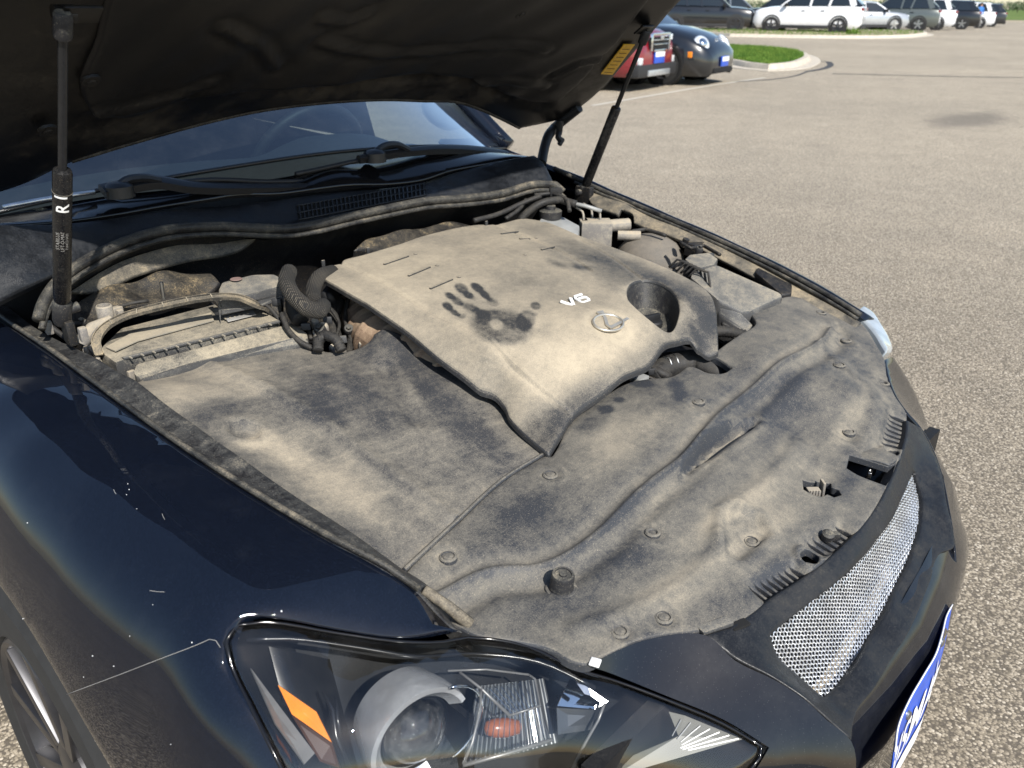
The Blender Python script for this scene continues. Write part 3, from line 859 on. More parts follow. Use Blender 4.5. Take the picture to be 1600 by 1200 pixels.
# push clips: washer with a slotted middle
def clip_mesh(r=.0125, h=.004, hollow=False):
    m = MB()
    if hollow: m.lathe([(r*.45, -.006), (r*.5, .001), (r*.62, h*.9), (r*.85, h), (r, h*.4), (r*1.02, -.003)], (0, 0, 0), n=22)
    else:
        m.lathe([(r*1.02, -.004), (r, h*.3), (r*.88, h*.9), (r*.74, h), (r*.68, h*.35), (r*.60, h*.35), (r*.55, h*.8), (r*.3, h), (0, h)], (0, 0, 0), n=22)
    return m
clipA = clip_mesh(.0118, .0026); clipB = clip_mesh(.0112, .0030, True)
def copies(mb, name, mat, parent, locs, tilt=None):
    first = None
    for q in locs:
        if first is None:
            o = mb.build(name, mat, None, True, 35); first = o
        else:
            o = first.copy(); COL.objects.link(o)
        o.parent = parent; o.location = tuple(q)
        if tilt is not None: o.rotation_euler = tilt
    return first
copies(clipA, 'clip', M['front'], front, [place(front, 'radiator_cover', *a, .0005) for a in [(700,868),(860,740),(1091,627),(1037,963),(968,986),(1175,838),(1326,674),(1311,572)]])
copies(clipB, 'fastener', M['front'], front, [place(front, 'radiator_cover', *a, .0005) for a in [(1020,830),(1323,528),(1381,598),(1283,489)]])
# rubber bump stop standing on the front cover
q = place(front, 'radiator_cover', 877, 916, 0)
bs = MB().lathe([(.0155,-.008),(.0155,.004),(.0145,.006),(.0150,.022),(.0135,.025),(.011,.025),(.0105,.0235),(.005,.0235),(.0045,.0255),(0,.0255)], q, (.02,.10,1), 26).build('bump_stop', M['darkclip'], front, True, 35)
MB().lathe([(.021,.0),(.020,.0022),(.016,.001)], q, n=26).build('socket_ring', M['front'], front, True)
# bonnet latch in its cut-out
q = Z(1273,772,.686)
lt = MB().box(q+A(.003,-.002,-.004), (.020,.014,.028), (A(-.7,.7,0), A(.7,.7,0), A(0,0,1)), .002).box(q+A(-.016,.004,.002), (.004,.016,.034), (A(-.7,.7,0), A(.7,.7,0), A(.1,0,1)), .001)
for k in range(4): lt.box(q+A(.003,-.002,.0)+A(.7,.7,0)*.0075+A(-.7,.7,0)*(.0045*(k-1.5)), (.0022,.002,.022), (A(-.7,.7,0), A(.7,.7,0), A(0,0,1)))
lt.build('bonnet_latch', M['alum'], front, False)
q = Z(1360,737,.665)
MB().box(q, (.03,.006,.01), (A(-.8,-.2,0), A(.2,-.8,0), A(0,0,1)), .001).tube([q+A(.015,.0,-.012), q+A(.005,0,.006), q+A(-.012,.004,.004), q+A(-.02,0,-.015)], .0022, 6).build('latch_wire', M['steel'], front, True)
q = Z(1302,838,.684)
MB().box(q, (.018,.010,.012), (A(-.8,.6,0), A(.6,.8,0), A(.1,0,1)), .002).lathe([(.009,-.004),(.009,.006),(.005,.009),(0,.009)], q+A(.006,-.006,0), (.2,.2,1), 12).build('hose_clip', M['darkclip'], front, True, 35)
# visor of moulded plastic over the square opening
panel('opening_visor', ZL([(1329,712,.691),(1340,702,.693),(1368,699,.693),(1400,710,.690),(1402,717,.689),(1390,726,.689),(1358,718,.691)]), ZL([(1365,709,.696)]), M['front'], front, step=.006, thick=.0015, er=.002)
# raised seam strip between apron cover and front cover
mb = MB().tube(spline([p+A(0,0,-.0005) for p in ZL([(851,708,.744),(787,748,.744),(712,816,.744),(660,864,.743),(632,890,.742)])], .015, False), .0034, 8)
mb.build('seam_strip', M['front'], front, True)
# ---- engine cover
ecO = ZL([(498,425,.900),(506,417,.902),(532,411,.903),(536,406,.904),(566,398,.905),(620,382,.906),(665,367,.906),(744,351,.905),(774,350,.906),(819,341,.905),(856,347,.899)])
sideT = ZL([(870,352,.897),(912,370,.892),(956,385,.889),(1000,401,.885),(1044,419,.880),(1080,437,.871),(1103,452,.861),(1114,465,.852)])
ecO += sideT
ecO += ZL([(1119,482,.838),(1121,510,.812),(1123,548,.785),(1107,557,.776),(1097,552,.782),(1090,541,.800),(1079,529,.812),(1062,534,.810),(1014,571,.800),(950,609,.790),(912,635,.780),(894,650,.774),(875,681,.760),(858,708,.752),(843,697,.756),(796,652,.775),(789,637,.781),(774,621,.790),(748,607,.804),(717,583,.822),(685,559,.838),(634,516,.862),(580,478,.885),(527,447,.897)])
ecC = ZL([(950,503,.866),(1020,465,.868),(900,468,.877),(700,450,.893),(800,400,.902),(620,430,.900),(870,390,.896),(640,480,.882),(760,560,.845),(820,580,.832),(850,620,.798),(890,600,.806),(950,560,.830),(1020,520,.842),(1060,490,.850),(1095,490,.840)])+[A(-.22,-.80,.886), A(-.30,-.80,.884), A(-.27,-.71,.878), A(-.27,-.65,.870), A(-.12,-.72,.879), A(-.10,-.82,.889), A(.05,-.80,.884), A(.10,-.70,.868), A(.05,-.64,.860), A(-.12,-.65,.870), A(-.30,-.92,.893)]
grv = [Z(*a)[:2] for a in [(533,412,.902),(600,446,.894),(660,478,.885),(720,509,.872),(764,536,.86),(820,566,.85),(866,588,.835),(888,606,.82),(894,636,.79)]]
grv = curve2(grv)
grvL = [Z(*a)[:2] for a in [(777,352,.904),(850,381,.898),(900,405,.892),(924,421,.889)]]
crs = [Z(*a)[:2] for a in [(905,374,.892),(960,402,.889),(1009,435,.882),(1062,462,.872),(1096,490,.85)]]
crs = curve2(crs)
well = ZL([(1021+41*math.cos(a), 466+22*math.sin(a)+6*math.cos(a), .868) for a in np.linspace(0, 2*math.pi, 25)[:-1]])
wc = np.mean(np.array(well), 0)
hand = [(783,511,47,27,8,-.85),(776,507,11,8,20,.65),(721,450,11,7,25,-.8),(732,461,8,5,25,-.7),(703,462,8,5,25,-.75),(715,471,10,6,30,-.6),(699,478,9,6,30,-.8),(711,489,9,4,30,-.65),(722,494,6,4,0,-.5),(745,449,11,6,30,-.8),(757,460,9,5,40,-.7),(770,472,10,6,20,-.5),(735,480,14,6,20,-.35),(752,488,16,6,15,-.4),
        (726,457,20,6,32,-.38),(709,467,17,5,34,-.38),(705,484,16,5,36,-.38),(754,457,22,6,40,-.38),(742,486,22,7,25,-.35),(822,500,14,16,20,-.7),(837,478,8,6,10,-.8),(836,491,5,3,0,-.4)]
def ec_feat(P):
    q = P[:, :2]
    d, s = pdist(q, grv, False); dz = -.0026*np.exp(-(d/.0032)**2)
    d, s = pdist(q, grvL, False); dz += -.003*np.exp(-(d/.005)**2)
    d, s = pdist(q, crs, False); dz += -.0022*np.exp(-(d/.0028)**2)
    r = np.hypot(q[:, 0]-bc[0], q[:, 1]-bc[1]); dz += -.0025*(1-sstep(.036, .042, r))
    r = np.hypot(q[:, 0]-wc[0], q[:, 1]-wc[1]); dz += -.004*np.exp(-(np.clip(r-.045, 0, 1)/.012)**2)
    return dz
def ec_dust(P):
    x, y = proj(P)
    h = ell(P, hand, .22)
    m = ell(P, [(660,440,130,60,25,.15),(900,560,90,60,20,.28),(800,440,120,50,10,-.05),(970,585,100,22,-32,-.32),(865,670,60,40,-50,-.30),(905,630,60,22,-38,-.30),(1080,490,60,50,30,-.38),(1000,430,90,16,25,-.45),(900,400,60,16,25,-.30),(1110,530,30,50,0,-.35),(850,690,50,40,0,-.2),(955,440,30,12,20,-.2),(840,450,60,18,15,-.15),(690,400,80,10,-15,.1),(870,412,14,4,20,-.4),(910,418,14,4,10,-.5),(560,440,40,6,30,-.1),(1040,560,40,20,-30,-.2)], .85)
    rr = .5+.35*np.sin(P[:, 0]*310+2*np.sin(P[:, 1]*170))*np.sin(P[:, 1]*270+1.3*np.sin(P[:, 0]*140))+.25*np.sin(P[:, 0]*97+P[:, 1]*81)
    lp = relief(ec_feat, P)
    return .12*np.tanh(abs(lp)/25)+m*.9+h*np.clip(.48+.25*rr, .32, .75)
bc = Z(950,503,.866)
ecov = panel('engine_cover', ecO, ecC, M['cover'], car, step=.0075, thick=.007, er=.004, feat=ec_feat, dust=ec_dust, holes=[well], holes_er=.005, lam=3e-4, sharp=55,
             extra=[(ZL([(680,470,.89),(740,425,.89),(860,460,.885),(850,510,.87),(790,550,.86)]), .0028), (band(grv[::4], .009), .0028), (band(grvL, .009), .0028), (band(crs[::4], .009), .0028)])
# steep left wall of the cover
V = []; Fc = []; sd_ = spline(sideT, .02, False)
for p in sd_:
    for (dx, dz) in ((.004,-.0035),(-.003,-.007),(-.008,-.018),(-.013,-.045),(-.016,-.085)): V.append(p+A(dx, 0, dz))
for i in range(len(sd_)-1):
    for k in range(4): Fc.append((i*5+k, i*5+k+1, (i+1)*5+k+1, (i+1)*5+k))
MB().add(V, Fc).build('cover_side', M['cover'], ecov, True)
# filler well
tpsE, BE = PANELS['engine_cover']
wrim = [A(p[0], p[1], float(tpsE(p[None, :2])[0])) for p in well]; wz = float(np.mean([p[2] for p in wrim]))
wl_ = MB(); n_ = len(well)
V = []; Fc = []
for k, (sc, dz) in enumerate([(1.0, -.0075), (.97, -.012), (.88, -.028), (.76, -.045), (.5, -.050), (.02, -.050)]):
    for p in wrim: V.append(A(wc[0]+(p[0]-wc[0])*sc, wc[1]+(p[1]-wc[1])*sc, p[2]*max(0, (sc-.5)*2)+wz*(1-max(0, (sc-.5)*2))+dz*(1 if k else 1)))
for k in range(5):
    for i in range(n_):
        j = (i+1) % n_
        Fc.append((k*n_+i, k*n_+j, (k+1)*n_+j, (k+1)*n_+i))
wl_.add(V, Fc).build('filler_well', M['darkclip'], ecov, True)
q = A(wc[0], wc[1], wz-.046)
MB().lathe([(.022,-.012),(.022,.004),(.019,.007),(.006,.007),(0,.007)], q, n=20).box(q+A(0,0,.012), (.038,.009,.012), (A(-1,.3,0),A(.3,1,0),A(0,0,1)), .002).build('oil_cap', M['black'], ecov, True, 35)
# moulded ribs and pips
def ecp(px, py, lift=0.0): return place(ecov, 'engine_cover', px, py, lift)
for (a, b, c, d_) in [(600,414,638,401),(638,432,672,418),(672,452,707,437),(846,391,866,386),(783,366,810,362),(812,374,828,372)]:
    p, q = ecp(a, b), ecp(c, d_); m = (p+q)/2
    MB().box(m+A(0,0,.0008), (np.linalg.norm(q-p), .0045, .004), (q-p, A(-(q-p)[1], (q-p)[0], 0), A(0,0,1)), .0008).build('rib', M['cover'], ecov, True, 40)
copies(MB().lathe([(.0045,-.002),(.0042,.001),(.003,.0018),(0,.002)], (0,0,0), n=12), 'pip', M['cover'], ecov, [ecp(*a) for a in [(649,397),(683,415),(717,433),(838,372),(820,398)]])
# badge: oval ring with the slanted L, on the cover
up_t = nrm(ecp(950, 490)-ecp(965, 520)); 
e1 = nrm(A(-1, .04, 0)); e2 = nrm(A(-.04, -1, 0.10)); e3 = np.cross(e1, e2)
if e3[2] < 0: e3 = -e3
bcen = ecp(950, 503, .0)
tl = ecp(905, 468); tr_ = ecp(990, 505); 
nb = nrm(np.cross(ecp(985,505)-ecp(915,500), ecp(955,470)-ecp(945,530)));  nb = nb if nb[2] > 0 else -nb
e2 = nrm(e2-nb*(e2@nb)); e1 = nrm(e1-nb*(e1@nb)-e2*(e1@e2)*0); e1 = nrm(np.cross(e2, nb)); e1 = e1 if e1[0] < 0 else -e1
ring = []
ringobj = MB()
RX, RY = .0315, .0235
P_ = [bcen+nb*.002+e1*RX*math.cos(a)+e2*RY*math.sin(a) for a in np.linspace(0, 2*math.pi, 41)[:-1]]
ringobj.tube(P_, .0026, 8, closed=True).build('badge_ring', M['badge'], ecov, True)
def stroke(mb, pts, w, c, u, v, h0, h1):
    """flat stroke along 2-D points with mitred ends"""
    pts = [np.array(p, float) for p in pts]; L = []; R_ = []
    for i, p in enumerate(pts):
        a = nrm(pts[i]-pts[i-1]) if i > 0 else nrm(pts[1]-pts[0]); b = nrm(pts[i+1]-pts[i]) if i < len(pts)-1 else a
        t = nrm(a+b); n_ = A(-t[1], t[0]); k = w/2/max(.4, abs(n_@A(-a[1], a[0])))
        L.append(p+n_*k); R_.append(p-n_*k)
    for i in range(len(pts)-1):
        poly = [R_[i], R_[i+1], L[i+1], L[i]]
        mb.prism(poly, c, u, v, h0, h1)
def W2(o): pass
lm = MB(); up3 = 1 if np.cross(e1, e2)@nb > 0 else -1
def st(mb, pts, w, c, sc=1.0, h0=.0008, h1=.0032):
    pts = [(p[0]*sc, p[1]*sc) for p in pts]
    if up3 > 0: stroke(mb, pts, w, c, e1, e2, h0, h1)
    else: stroke(mb, pts, w, c, e1, e2, -h1, -h0)
def loc2(px, py):
    p = PL(px, py, bcen, nb)-bcen; return (p@e1, p@e2)
st(lm, [loc2(*a) for a in [(933,491),(940,489),(945,499),(948,509),(954,513),(966,507),(981,499)]], .0062, bcen)
lm.build('badge_letter', M['badge'], ecov)
vb = ecp(897, 472, .0)
vm = MB(); st(vm, [(-.026,.011),(-.013,-.011)], .0066, vb); st(vm, [(-.0135,-.011),(.001,.011)], .0066, vb)
vm.build('letter', M['white'], ecov)
sm_ = MB(); c6 = vb+e1*.018
st(sm_, [(.015,.011),(-.005,.011),(-.009,.006),(-.008,-.008),(-.004,-.011),(.011,-.011),(.014,-.007),(.014,.0),(.010,.002),(-.005,.002)], .0048, c6)
sm_.build('letter', M['white'], ecov)
# lip under the front edge of the engine cover and hidden engine mass
MB().box((-.08,-.87,.60), (.52,.54,.26), None, .01).box((-.05,-.93,.745), (.40,.34,.05), None, .01).build('engine_block', M['bayd'], car)
# dark tub of the engine bay
tub = MB()
tub.box((0,-.80,.44), (1.36,1.20,.02)).box((.660,-.98,.60), (.008,.80,.32)).box((-.680,-.98,.58), (.02,.80,.36)).box((.60,-.45,.54), (.008,.26,.2)).box((-.62,-.45,.54), (.008,.26,.2)).box((0,-.19,.52), (1.1,.02,.2)).box((0,-1.43,.70), (1.40,.03,.52))
tub.build('bay_tub', M['bayd'], car)

# ---- coarse detail round the engine: intake pipe, hoses, strut tower
def lerp(L, k): return spline([np.array(p, float) for p in L], k, False)
ip = lerp([Z(560,460,.82), Z(575,500,.80), Z(598,535,.795), Z(640,560,.785), Z(700,600,.76)], .006)
rr = [.050+.0045*(1 if (i % 7) in (0, 1) else 0) for i in range(len(ip))]
MB().tube(ip, rr, 22).build('intake_pipe', M['pipe'], car, True)
for a, r in (((604,522,.836), .040), ((638,541,.828), .036)):
    pass
def hose(name, pts, r, mat, corr=0.0, pitch=.006, n=14, parent=None):
    P = lerp(pts, pitch/2 if corr else .008)
    rr = [r*(1+corr*(1 if i % 2 else -1)) for i in range(len(P))]
    return MB().tube(P, rr, n).build(name, mat, parent or car, True)
def braid():
    t = NT('braided_hose')
    c1 = t.mapping((1, 1, 1), (0.6, .3, .8)); c2 = t.mapping((1, 1, 1), (-.6, .5, -.8))
    k = t.n.new('ShaderNodeTexWave'); k.inputs['Scale'].default_value = 120; k.inputs['Distortion'].default_value = .6; t.l.new(c1, k.inputs['Vector'])
    k2 = t.n.new('ShaderNodeTexWave'); k2.inputs['Scale'].default_value = 120; k2.inputs['Distortion'].default_value = .6; t.l.new(c2, k2.inputs['Vector'])
    h = t.math('MULTIPLY', k.outputs['Fac'], k2.outputs['Fac'])
    d = t.rng(t.noise(18, 5), .35, .7, .3, 1.0)
    t.p(col=t.mix(t.math('MULTIPLY', h, d, clamp=True), (.010, .010, .010), (.15, .13, .10)), rough=.85)
    t.bump(h, .8, .002); return t.m
M['braid'] = braid()
hose('braided_hose', [Z(452,424,.93), Z(448,440,.925), Z(458,462,.912), Z(480,482,.90), Z(498,486,.892), Z(505,478,.89)], .0145, M['braid'])
hose('braided_hose', [Z(490,470,.885), Z(490,450,.892), Z(500,432,.90), Z(520,425,.895)], .0140, M['braid'])
hose('ribbed_hose', [Z(497,548,.83), Z(497,532,.842), Z(508,524,.85), Z(524,530,.846), Z(534,548,.83)], .009, M['hose'], .08)
hose('ribbed_hose', [Z(470,500,.86), Z(462,485,.87), Z(460,470,.875)], .016, M['hose'], .05)
hose('wiring_loom', [Z(530,470,.84), Z(520,500,.82), Z(530,545,.79)], .012, M['hose'])
hose('wiring_loom', [Z(545,480,.82), Z(548,520,.80), Z(545,560,.79)], .006, M['hose'])
for (a, b, z, r) in [(492,505,.845,.008),(505,512,.84,.010),(495,520,.835,.008),(530,545,.81,.006),(565,540,.80,.006),(520,545,.81,.007),(537,548,.80,.005)]:
    MB().lathe([(r,-.01),(r,.004),(r*.7,.008),(0,.008)], Z(a, b, z), (.3,.4,1), 8).build('bolt', M['alum'], car, True, 40)
hose('coolant_tube', [Z(527,447,.86), Z(518,460,.855), Z(510,470,.85)], .018, M['black'])

# ---- battery
e_l = nrm(Z(390,470,.86)-Z(150,545,.86)); e_l = nrm(A(e_l[0], e_l[1], 0)); e_w = A(-e_l[1], e_l[0], 0); e_w = e_w if e_w[1] > 0 else -e_w
bat_c = (Z(160,548,.855)+Z(437,505,.855))/2
def quad_prism(mb, P, h):
    """top quad given by 3-D points, extruded down by h"""
    n = len(P); V = [tuple(p) for p in P]+[tuple(np.array(p)-A(0,0,h)) for p in P]
    F_ = [tuple(range(n)), tuple(reversed(range(n, 2*n)))]
    for i in range(n): F_.append((i, n+i, n+(i+1) % n, (i+1) % n))
    return mb.add(V, F_)
def qp(P, h, name, mat, parent, bev=.004):
    m = MB(); quad_prism(m, P, h); o = m.build(name, mat, parent, True)
    bm = bmesh.new(); bm.from_mesh(o.data); bmesh.ops.recalc_face_normals(bm, faces=bm.faces[:])
    if bev: bmesh.ops.bevel(bm, geom=bm.edges[:], offset=bev, segments=2, affect='EDGES', profile=.6)
    for e in bm.edges:
        if len(e.link_faces) == 2 and e.calc_face_angle(0) > math.radians(50): e.smooth = False
    bm.to_mesh(o.data); bm.free(); return o
bat = qp(ZL([(152,546,.862),(190,512,.862),(382,463,.862),(437,500,.857),(400,512,.857),(210,556,.857),(180,566,.857)]), .10, 'battery', M['batt'], car)
lab = qp(ZL([(165,542,.8642),(205,520,.8642),(330,488,.8642),(334,500,.8638),(215,532,.8638),(180,548,.8638)]), .002, 'warning_label', M['labelpaper'], bat, 0)
qp(ZL([(350,495,.8642),(395,484,.8642),(400,491,.864),(356,502,.864)]), .0015, 'brand_mark', M['greyprint'], bat, 0)
mb = MB()
for i in range(6):
    a = i/6.0
    p = Z(352+42*a, 497.5-10.5*a, .8648); mb.box(p, (.0035,.009,.001), (A(-1,.1,0), A(.25,1,0), A(0,0,1)))
mb.build('brand_letters', M['labelpaper'], bat)
MB().box((Z(192,561,.857)+Z(436,503,.857))/2+A(0,0,.001), (np.linalg.norm(Z(192,561,.857)-Z(436,503,.857)), .007, .004), (Z(436,503,.857)-Z(192,561,.857), e_w, A(0,0,1)), .001).build('lid_groove', M['greybox'], bat, True, 40)
for k in range(13):
    a = (k+.5)/13; p = Z(195+236*a, 561-56*a, .8605); MB().box(p, (.0022,.008,.002), (e_l, e_w, A(0,0,1))).build('lid_tick', M['labelpaper'], bat)
# front cover strip of the battery box
box = qp(ZL([(208,582,.846),(212,568,.850),(300,545,.852),(440,508,.850),(458,503,.849),(480,520,.838),(482,528,.835),(400,542,.836),(300,566,.838),(220,592,.836)]), .06, 'battery_box_lid', M['batt'], car, .005)
qp(ZL([(222,592,.842),(300,567,.845),(400,541,.845),(470,524,.842),(483,534,.832),(400,553,.832),(300,577,.832),(224,601,.830)]), .01, 'box_strip', M['greybox'], box, .003)
mb = MB().box(Z(200,578,.83), (.018,.012,.022), (e_l, e_w, A(0,0,1)), .002).box(Z(206,588,.828), (.012,.008,.02), (e_l, e_w, A(0,0,1)), .002)
mb.build('box_latch', M['alum'], box, True, 40)
# arched hold-down strap
sp_ = lerp([Z(155,555,.862), Z(150,535,.878), Z(162,514,.892), Z(190,497,.905), Z(240,482,.915), Z(300,469,.918), Z(345,464,.915), Z(375,466,.905), Z(405,479,.885), Z(415,484,.872)], .008)
m = MB(); V = []; Fc = []
for i, p in enumerate(sp_):
    t = nrm(sp_[min(i+1, len(sp_)-1)]-sp_[max(i-1, 0)]); sdir = nrm(np.cross(t, A(0,.35,1))); nn = np.cross(sdir, t); nn = nn if nn[2] > 0 else -nn
    for (a, b) in ((-.007, -.002), (.007, -.002), (.007, .004), (.0058, .004), (.0058, .001), (-.0058, .001), (-.0058, .004), (-.007, .004)):
        V.append(p+sdir*a+nn*b)
for i in range(len(sp_)-1):
    for k in range(8): Fc.append((i*8+k, i*8+(k+1) % 8, (i+1)*8+(k+1) % 8, (i+1)*8+k))
strap = m.add(V, Fc).build('hold_down_strap', M['bay2'], car, False)
mb = MB()
for i in range(8, len(sp_)-10, 5):
    t = nrm(sp_[i+1]-sp_[i-1]); sdir = nrm(np.cross(t, A(0,.35,1))); nn = np.cross(sdir, t); nn = nn if nn[2] > 0 else -nn
    MB().box(sp_[i]+nn*.002, (.0016,.012,.003), (t, sdir, nn)).build('strap_web', M['batt'], strap)
# terminal clamp
q = Z(165,492,.895)
tc = MB().lathe([(.013,-.02),(.013,.012),(.0115,.014),(.0105,.014),(.0105,.004),(0,.004)], q+A(0,0,.003), n=18).tube([q+A(.0,.02,-.005), Z(145,513,.885), Z(133,528,.878), Z(128,537,.87)], [.010,.011,.012,.009], 10).box(Z(180,487,.895), (.024,.014,.016), (e_l, e_w, A(0,0,1)), .003).box(Z(187,489,.897), (.010,.010,.012), (e_l, e_w, A(0,0,1)), .002)
tc.build('terminal_clamp', M['alum'], car, True, 40)
mb = MB().lathe([(.006,-.02),(.006,.0),(.004,.004),(0,.004)], Z(135,545,.865), n=8).box(Z(140,552,.85), (.012,.012,.03), None, .002).lathe([(.005,-.02),(.005,.002),(0,.004)], Z(152,562,.855), n=8).tube([Z(140,540,.87), Z(150,556,.855), Z(160,572,.84)], .0035, 8)
mb.build('hold_down_bolt', M['alum'], car, True, 40)
# positive terminal cover (grey lid behind the battery)
fz = qp(ZL([(341,452,.908),(346,440,.914),(395,428,.918),(428,427,.918),(436,431,.916),(440,446,.906),(400,456,.906),(342,470,.90)]), .03, 'terminal_cover', M['greybox'], car, .006)
qp(ZL([(342,470,.902),(400,457,.907),(441,447,.906),(441,458,.893),(400,468,.893),(342,482,.888)]), .015, 'cover_side', M['greybox'], fz, .003)
MB().lathe([(.011,0),(.010,.0008),(0,.0008)], Z(369,436,.9165), (0,0,1), 16).build('terminal_mark', M['redprint'], fz)
qp(ZL([(420,455,.90),(441,450,.90),(440,490,.86),(425,492,.86)]), .03, 'fuse_block', M['bay'], car, .003)

# ---- small cables, plugs and clamps that fill the gaps of the bay
for i, L in enumerate([[(118,470,.90),(128,492,.885),(122,515,.875),(132,540,.86)], [(60,490,.90),(74,505,.89),(92,520,.875),(118,540,.86)], [(440,490,.87),(450,515,.85),(470,535,.835),(490,545,.825)],
                       [(462,470,.86),(478,500,.845),(486,530,.83)], [(515,480,.85),(530,505,.83),(520,535,.815)], [(545,460,.85),(540,500,.82),(555,545,.79)], [(330,462,.895),(345,478,.885),(360,484,.88)],
                       [(405,470,.885),(425,485,.87),(440,505,.85)], [(185,480,.90),(205,474,.905),(232,470,.905)], [(1062,378,.875),(1080,388,.865),(1100,384,.86),(1125,398,.855)], [(985,362,.87),(1010,358,.875),(1040,368,.87)],
                       [(1128,505,.785),(1140,512,.775),(1150,530,.765)], [(1000,585,.755),(1020,592,.745),(1040,600,.74)]]):
    hose('cable', [Z(*a) for a in L], [.0032,.0045,.005,.004][i % 4], M['hose'] if i % 3 else M['bay'], n=7)
for (a, b, z, r, ax) in [(468,482,.868,.013,(.2,.5,.8)),(500,515,.842,.011,(.5,.4,.8)),(545,515,.815,.010,(.4,.6,.7)),(1092,392,.862,.009,(0,.3,1)),(1002,578,.757,.007,(.3,.6,.7)),(128,505,.885,.008,(.2,.6,.8))]:
    MB().lathe([(r*.9,-.016),(r,-.004),(r,.004),(r*.8,.008),(r*.45,.008),(r*.4,.013),(0,.013)], Z(a, b, z), ax, 14).build('plug', M['darkclip'], car, True, 35)
for (a, b, z) in [(478,510,.850),(512,500,.850),(535,530,.815),(1110,400,.856),(1018,580,.752),(342,486,.88),(432,472,.88)]:
    MB().box(Z(a, b, z), (.016,.011,.013), (A(-.8,.6,0), A(.6,.8,.2), A(0,-.2,1)), .002).build('connector_block', M['greybox'] if a % 2 else M['black'], car, True, 40)
for (a, b, z) in [(505,412,.905),(575,392,.907),(760,350,.908)]:
    MB().box(Z(a, b, z), (.007,.004,.014), (A(1,0,0), A(0,1,0), A(0,0,1)), .001).build('cover_tab', M['cover'], ecov, True, 40)
# ---- left fender, rail and the parts along it
edgeL = XL([(868,262,-.70),(905,285,-.70),(950,303,-.70),(1000,322,-.70),(1050,343,-.698),(1100,365,-.695),(1150,388,-.693),(1200,412,-.69),(1240,433,-.684),(1280,455,-.675),(1320,477,-.662),(1345,492,-.65)])
edgeL = smooth_edge(edgeL, 3)
outL = [A(-.715,-1.80,.985), A(-.705,-1.5,.975)]+edgeL+[A(-.70,-.385,.752), A(-.755,-.42,.752), A(-.80,-.46,.735), A(-.83,-.44,.66), A(-.86,-.42,.55)]
arcL = [A(-p[0], p[1], p[2]) for p in arch]
outL += [A(-.875,-.40,.42)]+arcL+[A(-.893,-1.27,.28), A(-.89,-1.80,.28)]
ctL = []
for p in edgeL[1:-1:2]:
    for dx, dz in ((.035,.004),(.075,-.006),(.12,-.035),(.155,-.085),(.178,-.14)):
        w = 1.0+min(0, (p[1]+.75))*0
        ctL.append(A(p[0]-dx, p[1], p[2]+dz))
fenL = panel('fender', outL, ctL+[A(-.80,-1.6,.965),A(-.86,-1.6,.90),A(-.89,-1.6,.75)], M['paint'], car, n=(-.74,.02,.67), step=.03, thick=.012, er=.004, lam=3e-2, sharp=40)
railT = XL([(915,289,-.694),(1000,327,-.688),(1050,348,-.686),(1100,371,-.684),(1150,395,-.680),(1200,420,-.675),(1240,442,-.668),(1280,464,-.657),(1345,503,-.632)])
railB = XL([(925,319,-.642),(966,336,-.642),(970,326,-.655),(988,334,-.655),(990,348,-.640),(1040,366,-.638),(1080,382,-.636),(1120,402,-.633),(1180,434,-.628),(1240,468,-.615),(1300,498,-.60),(1335,515,-.595)])
rail = panel('fender_rail', railT+railB[::-1], [], M['alum2'] if 'alum2' in M else M['bay2'], car, n=(.5,0,.86), step=.012, thick=.006, er=.003, lam=1e-4)
mb = MB().tube(lerp([p+A(.006,0,.003) for p in edgeL], .02), .0065, 8); mb.build('rubber_seal', M['rubber'], fenL, True)
rb = MB().tube(lerp([p+A(.018,0,-.003) for p in edgeL[1:]], .02), .0045, 8); rb.build('rubber_lip', M['rubber'], fenL, True)

# brake fluid reservoir
rz = qp(ZL([(836,352,.90),(850,334,.905),(880,338,.902),(906,352,.893),(903,368,.885),(870,366,.885)]), .07, 'brake_reservoir', M['resv'], car, .006)
q = Z(860,333,.912)
MB().lathe([(.027,-.012),(.028,-.002),(.028,.006),(.024,.009),(.013,.010),(.012,.018),(.010,.020),(0,.020)], q, n=22).build('reservoir_cap', M['darkclip'], rz, True, 35)
# hydraulic block with its lines
q = Z(930,368,.86)
ab = MB().box(q, (.075,.055,.075), (A(-.7,.7,0), A(.7,.7,0), A(0,0,1)), .004).box(Z(912,357,.875), (.022,.03,.045), (A(-.7,.7,0), A(.7,.7,0), A(0,0,1)), .003).lathe([(.016,-.03),(.016,.045),(.013,.048),(0,.048)], Z(955,353,.872), (-.75,.62,.05), 14).lathe([(.012,-.02),(.012,.035),(0,.036)], Z(978,368,.862), (-.6,.7,.0), 12)
ab.build('hydraulic_unit', M['alum'], car, True, 40)
for i, (a, b) in enumerate([(912,345),(925,340),(938,345)]):
    p = Z(a, b, .895)
    hose('brake_line', [p+A(0,0,-.03), p+A(0,0,.0), Z(a-2, b-14, .915), Z(a-14, b-22, .925)], .0028, M['alum'], n=6)
mb = MB().tube([Z(895,318,.935), Z(915,322,.93), Z(940,330,.92)], .005, 8); mb.build('white_tube', M['resv'], car, True)
hose('wiring_loom', [Z(812,344,.90), Z(830,327,.925), Z(850,316,.94), Z(875,312,.942), Z(900,319,.935)], .009, M['hose'])
hose('wiring_loom', [Z(740,345,.915), Z(780,334,.92), Z(815,318,.935), Z(845,306,.95)], .006, M['hose'])
hose('wiring_loom', [Z(790,342,.91), Z(812,326,.925), Z(822,312,.94)], .005, M['hose'])
hose('wiring_loom', [Z(835,305,.95), Z(862,302,.952), Z(885,312,.945), Z(890,330,.925)], .005, M['hose'])
MB().box(Z(868,300,.955), (.03,.014,.02), (A(-.8,.6,0), A(.6,.8,0), A(0,0,1)), .002).build('loom_clip', M['hose'], car, True, 40)
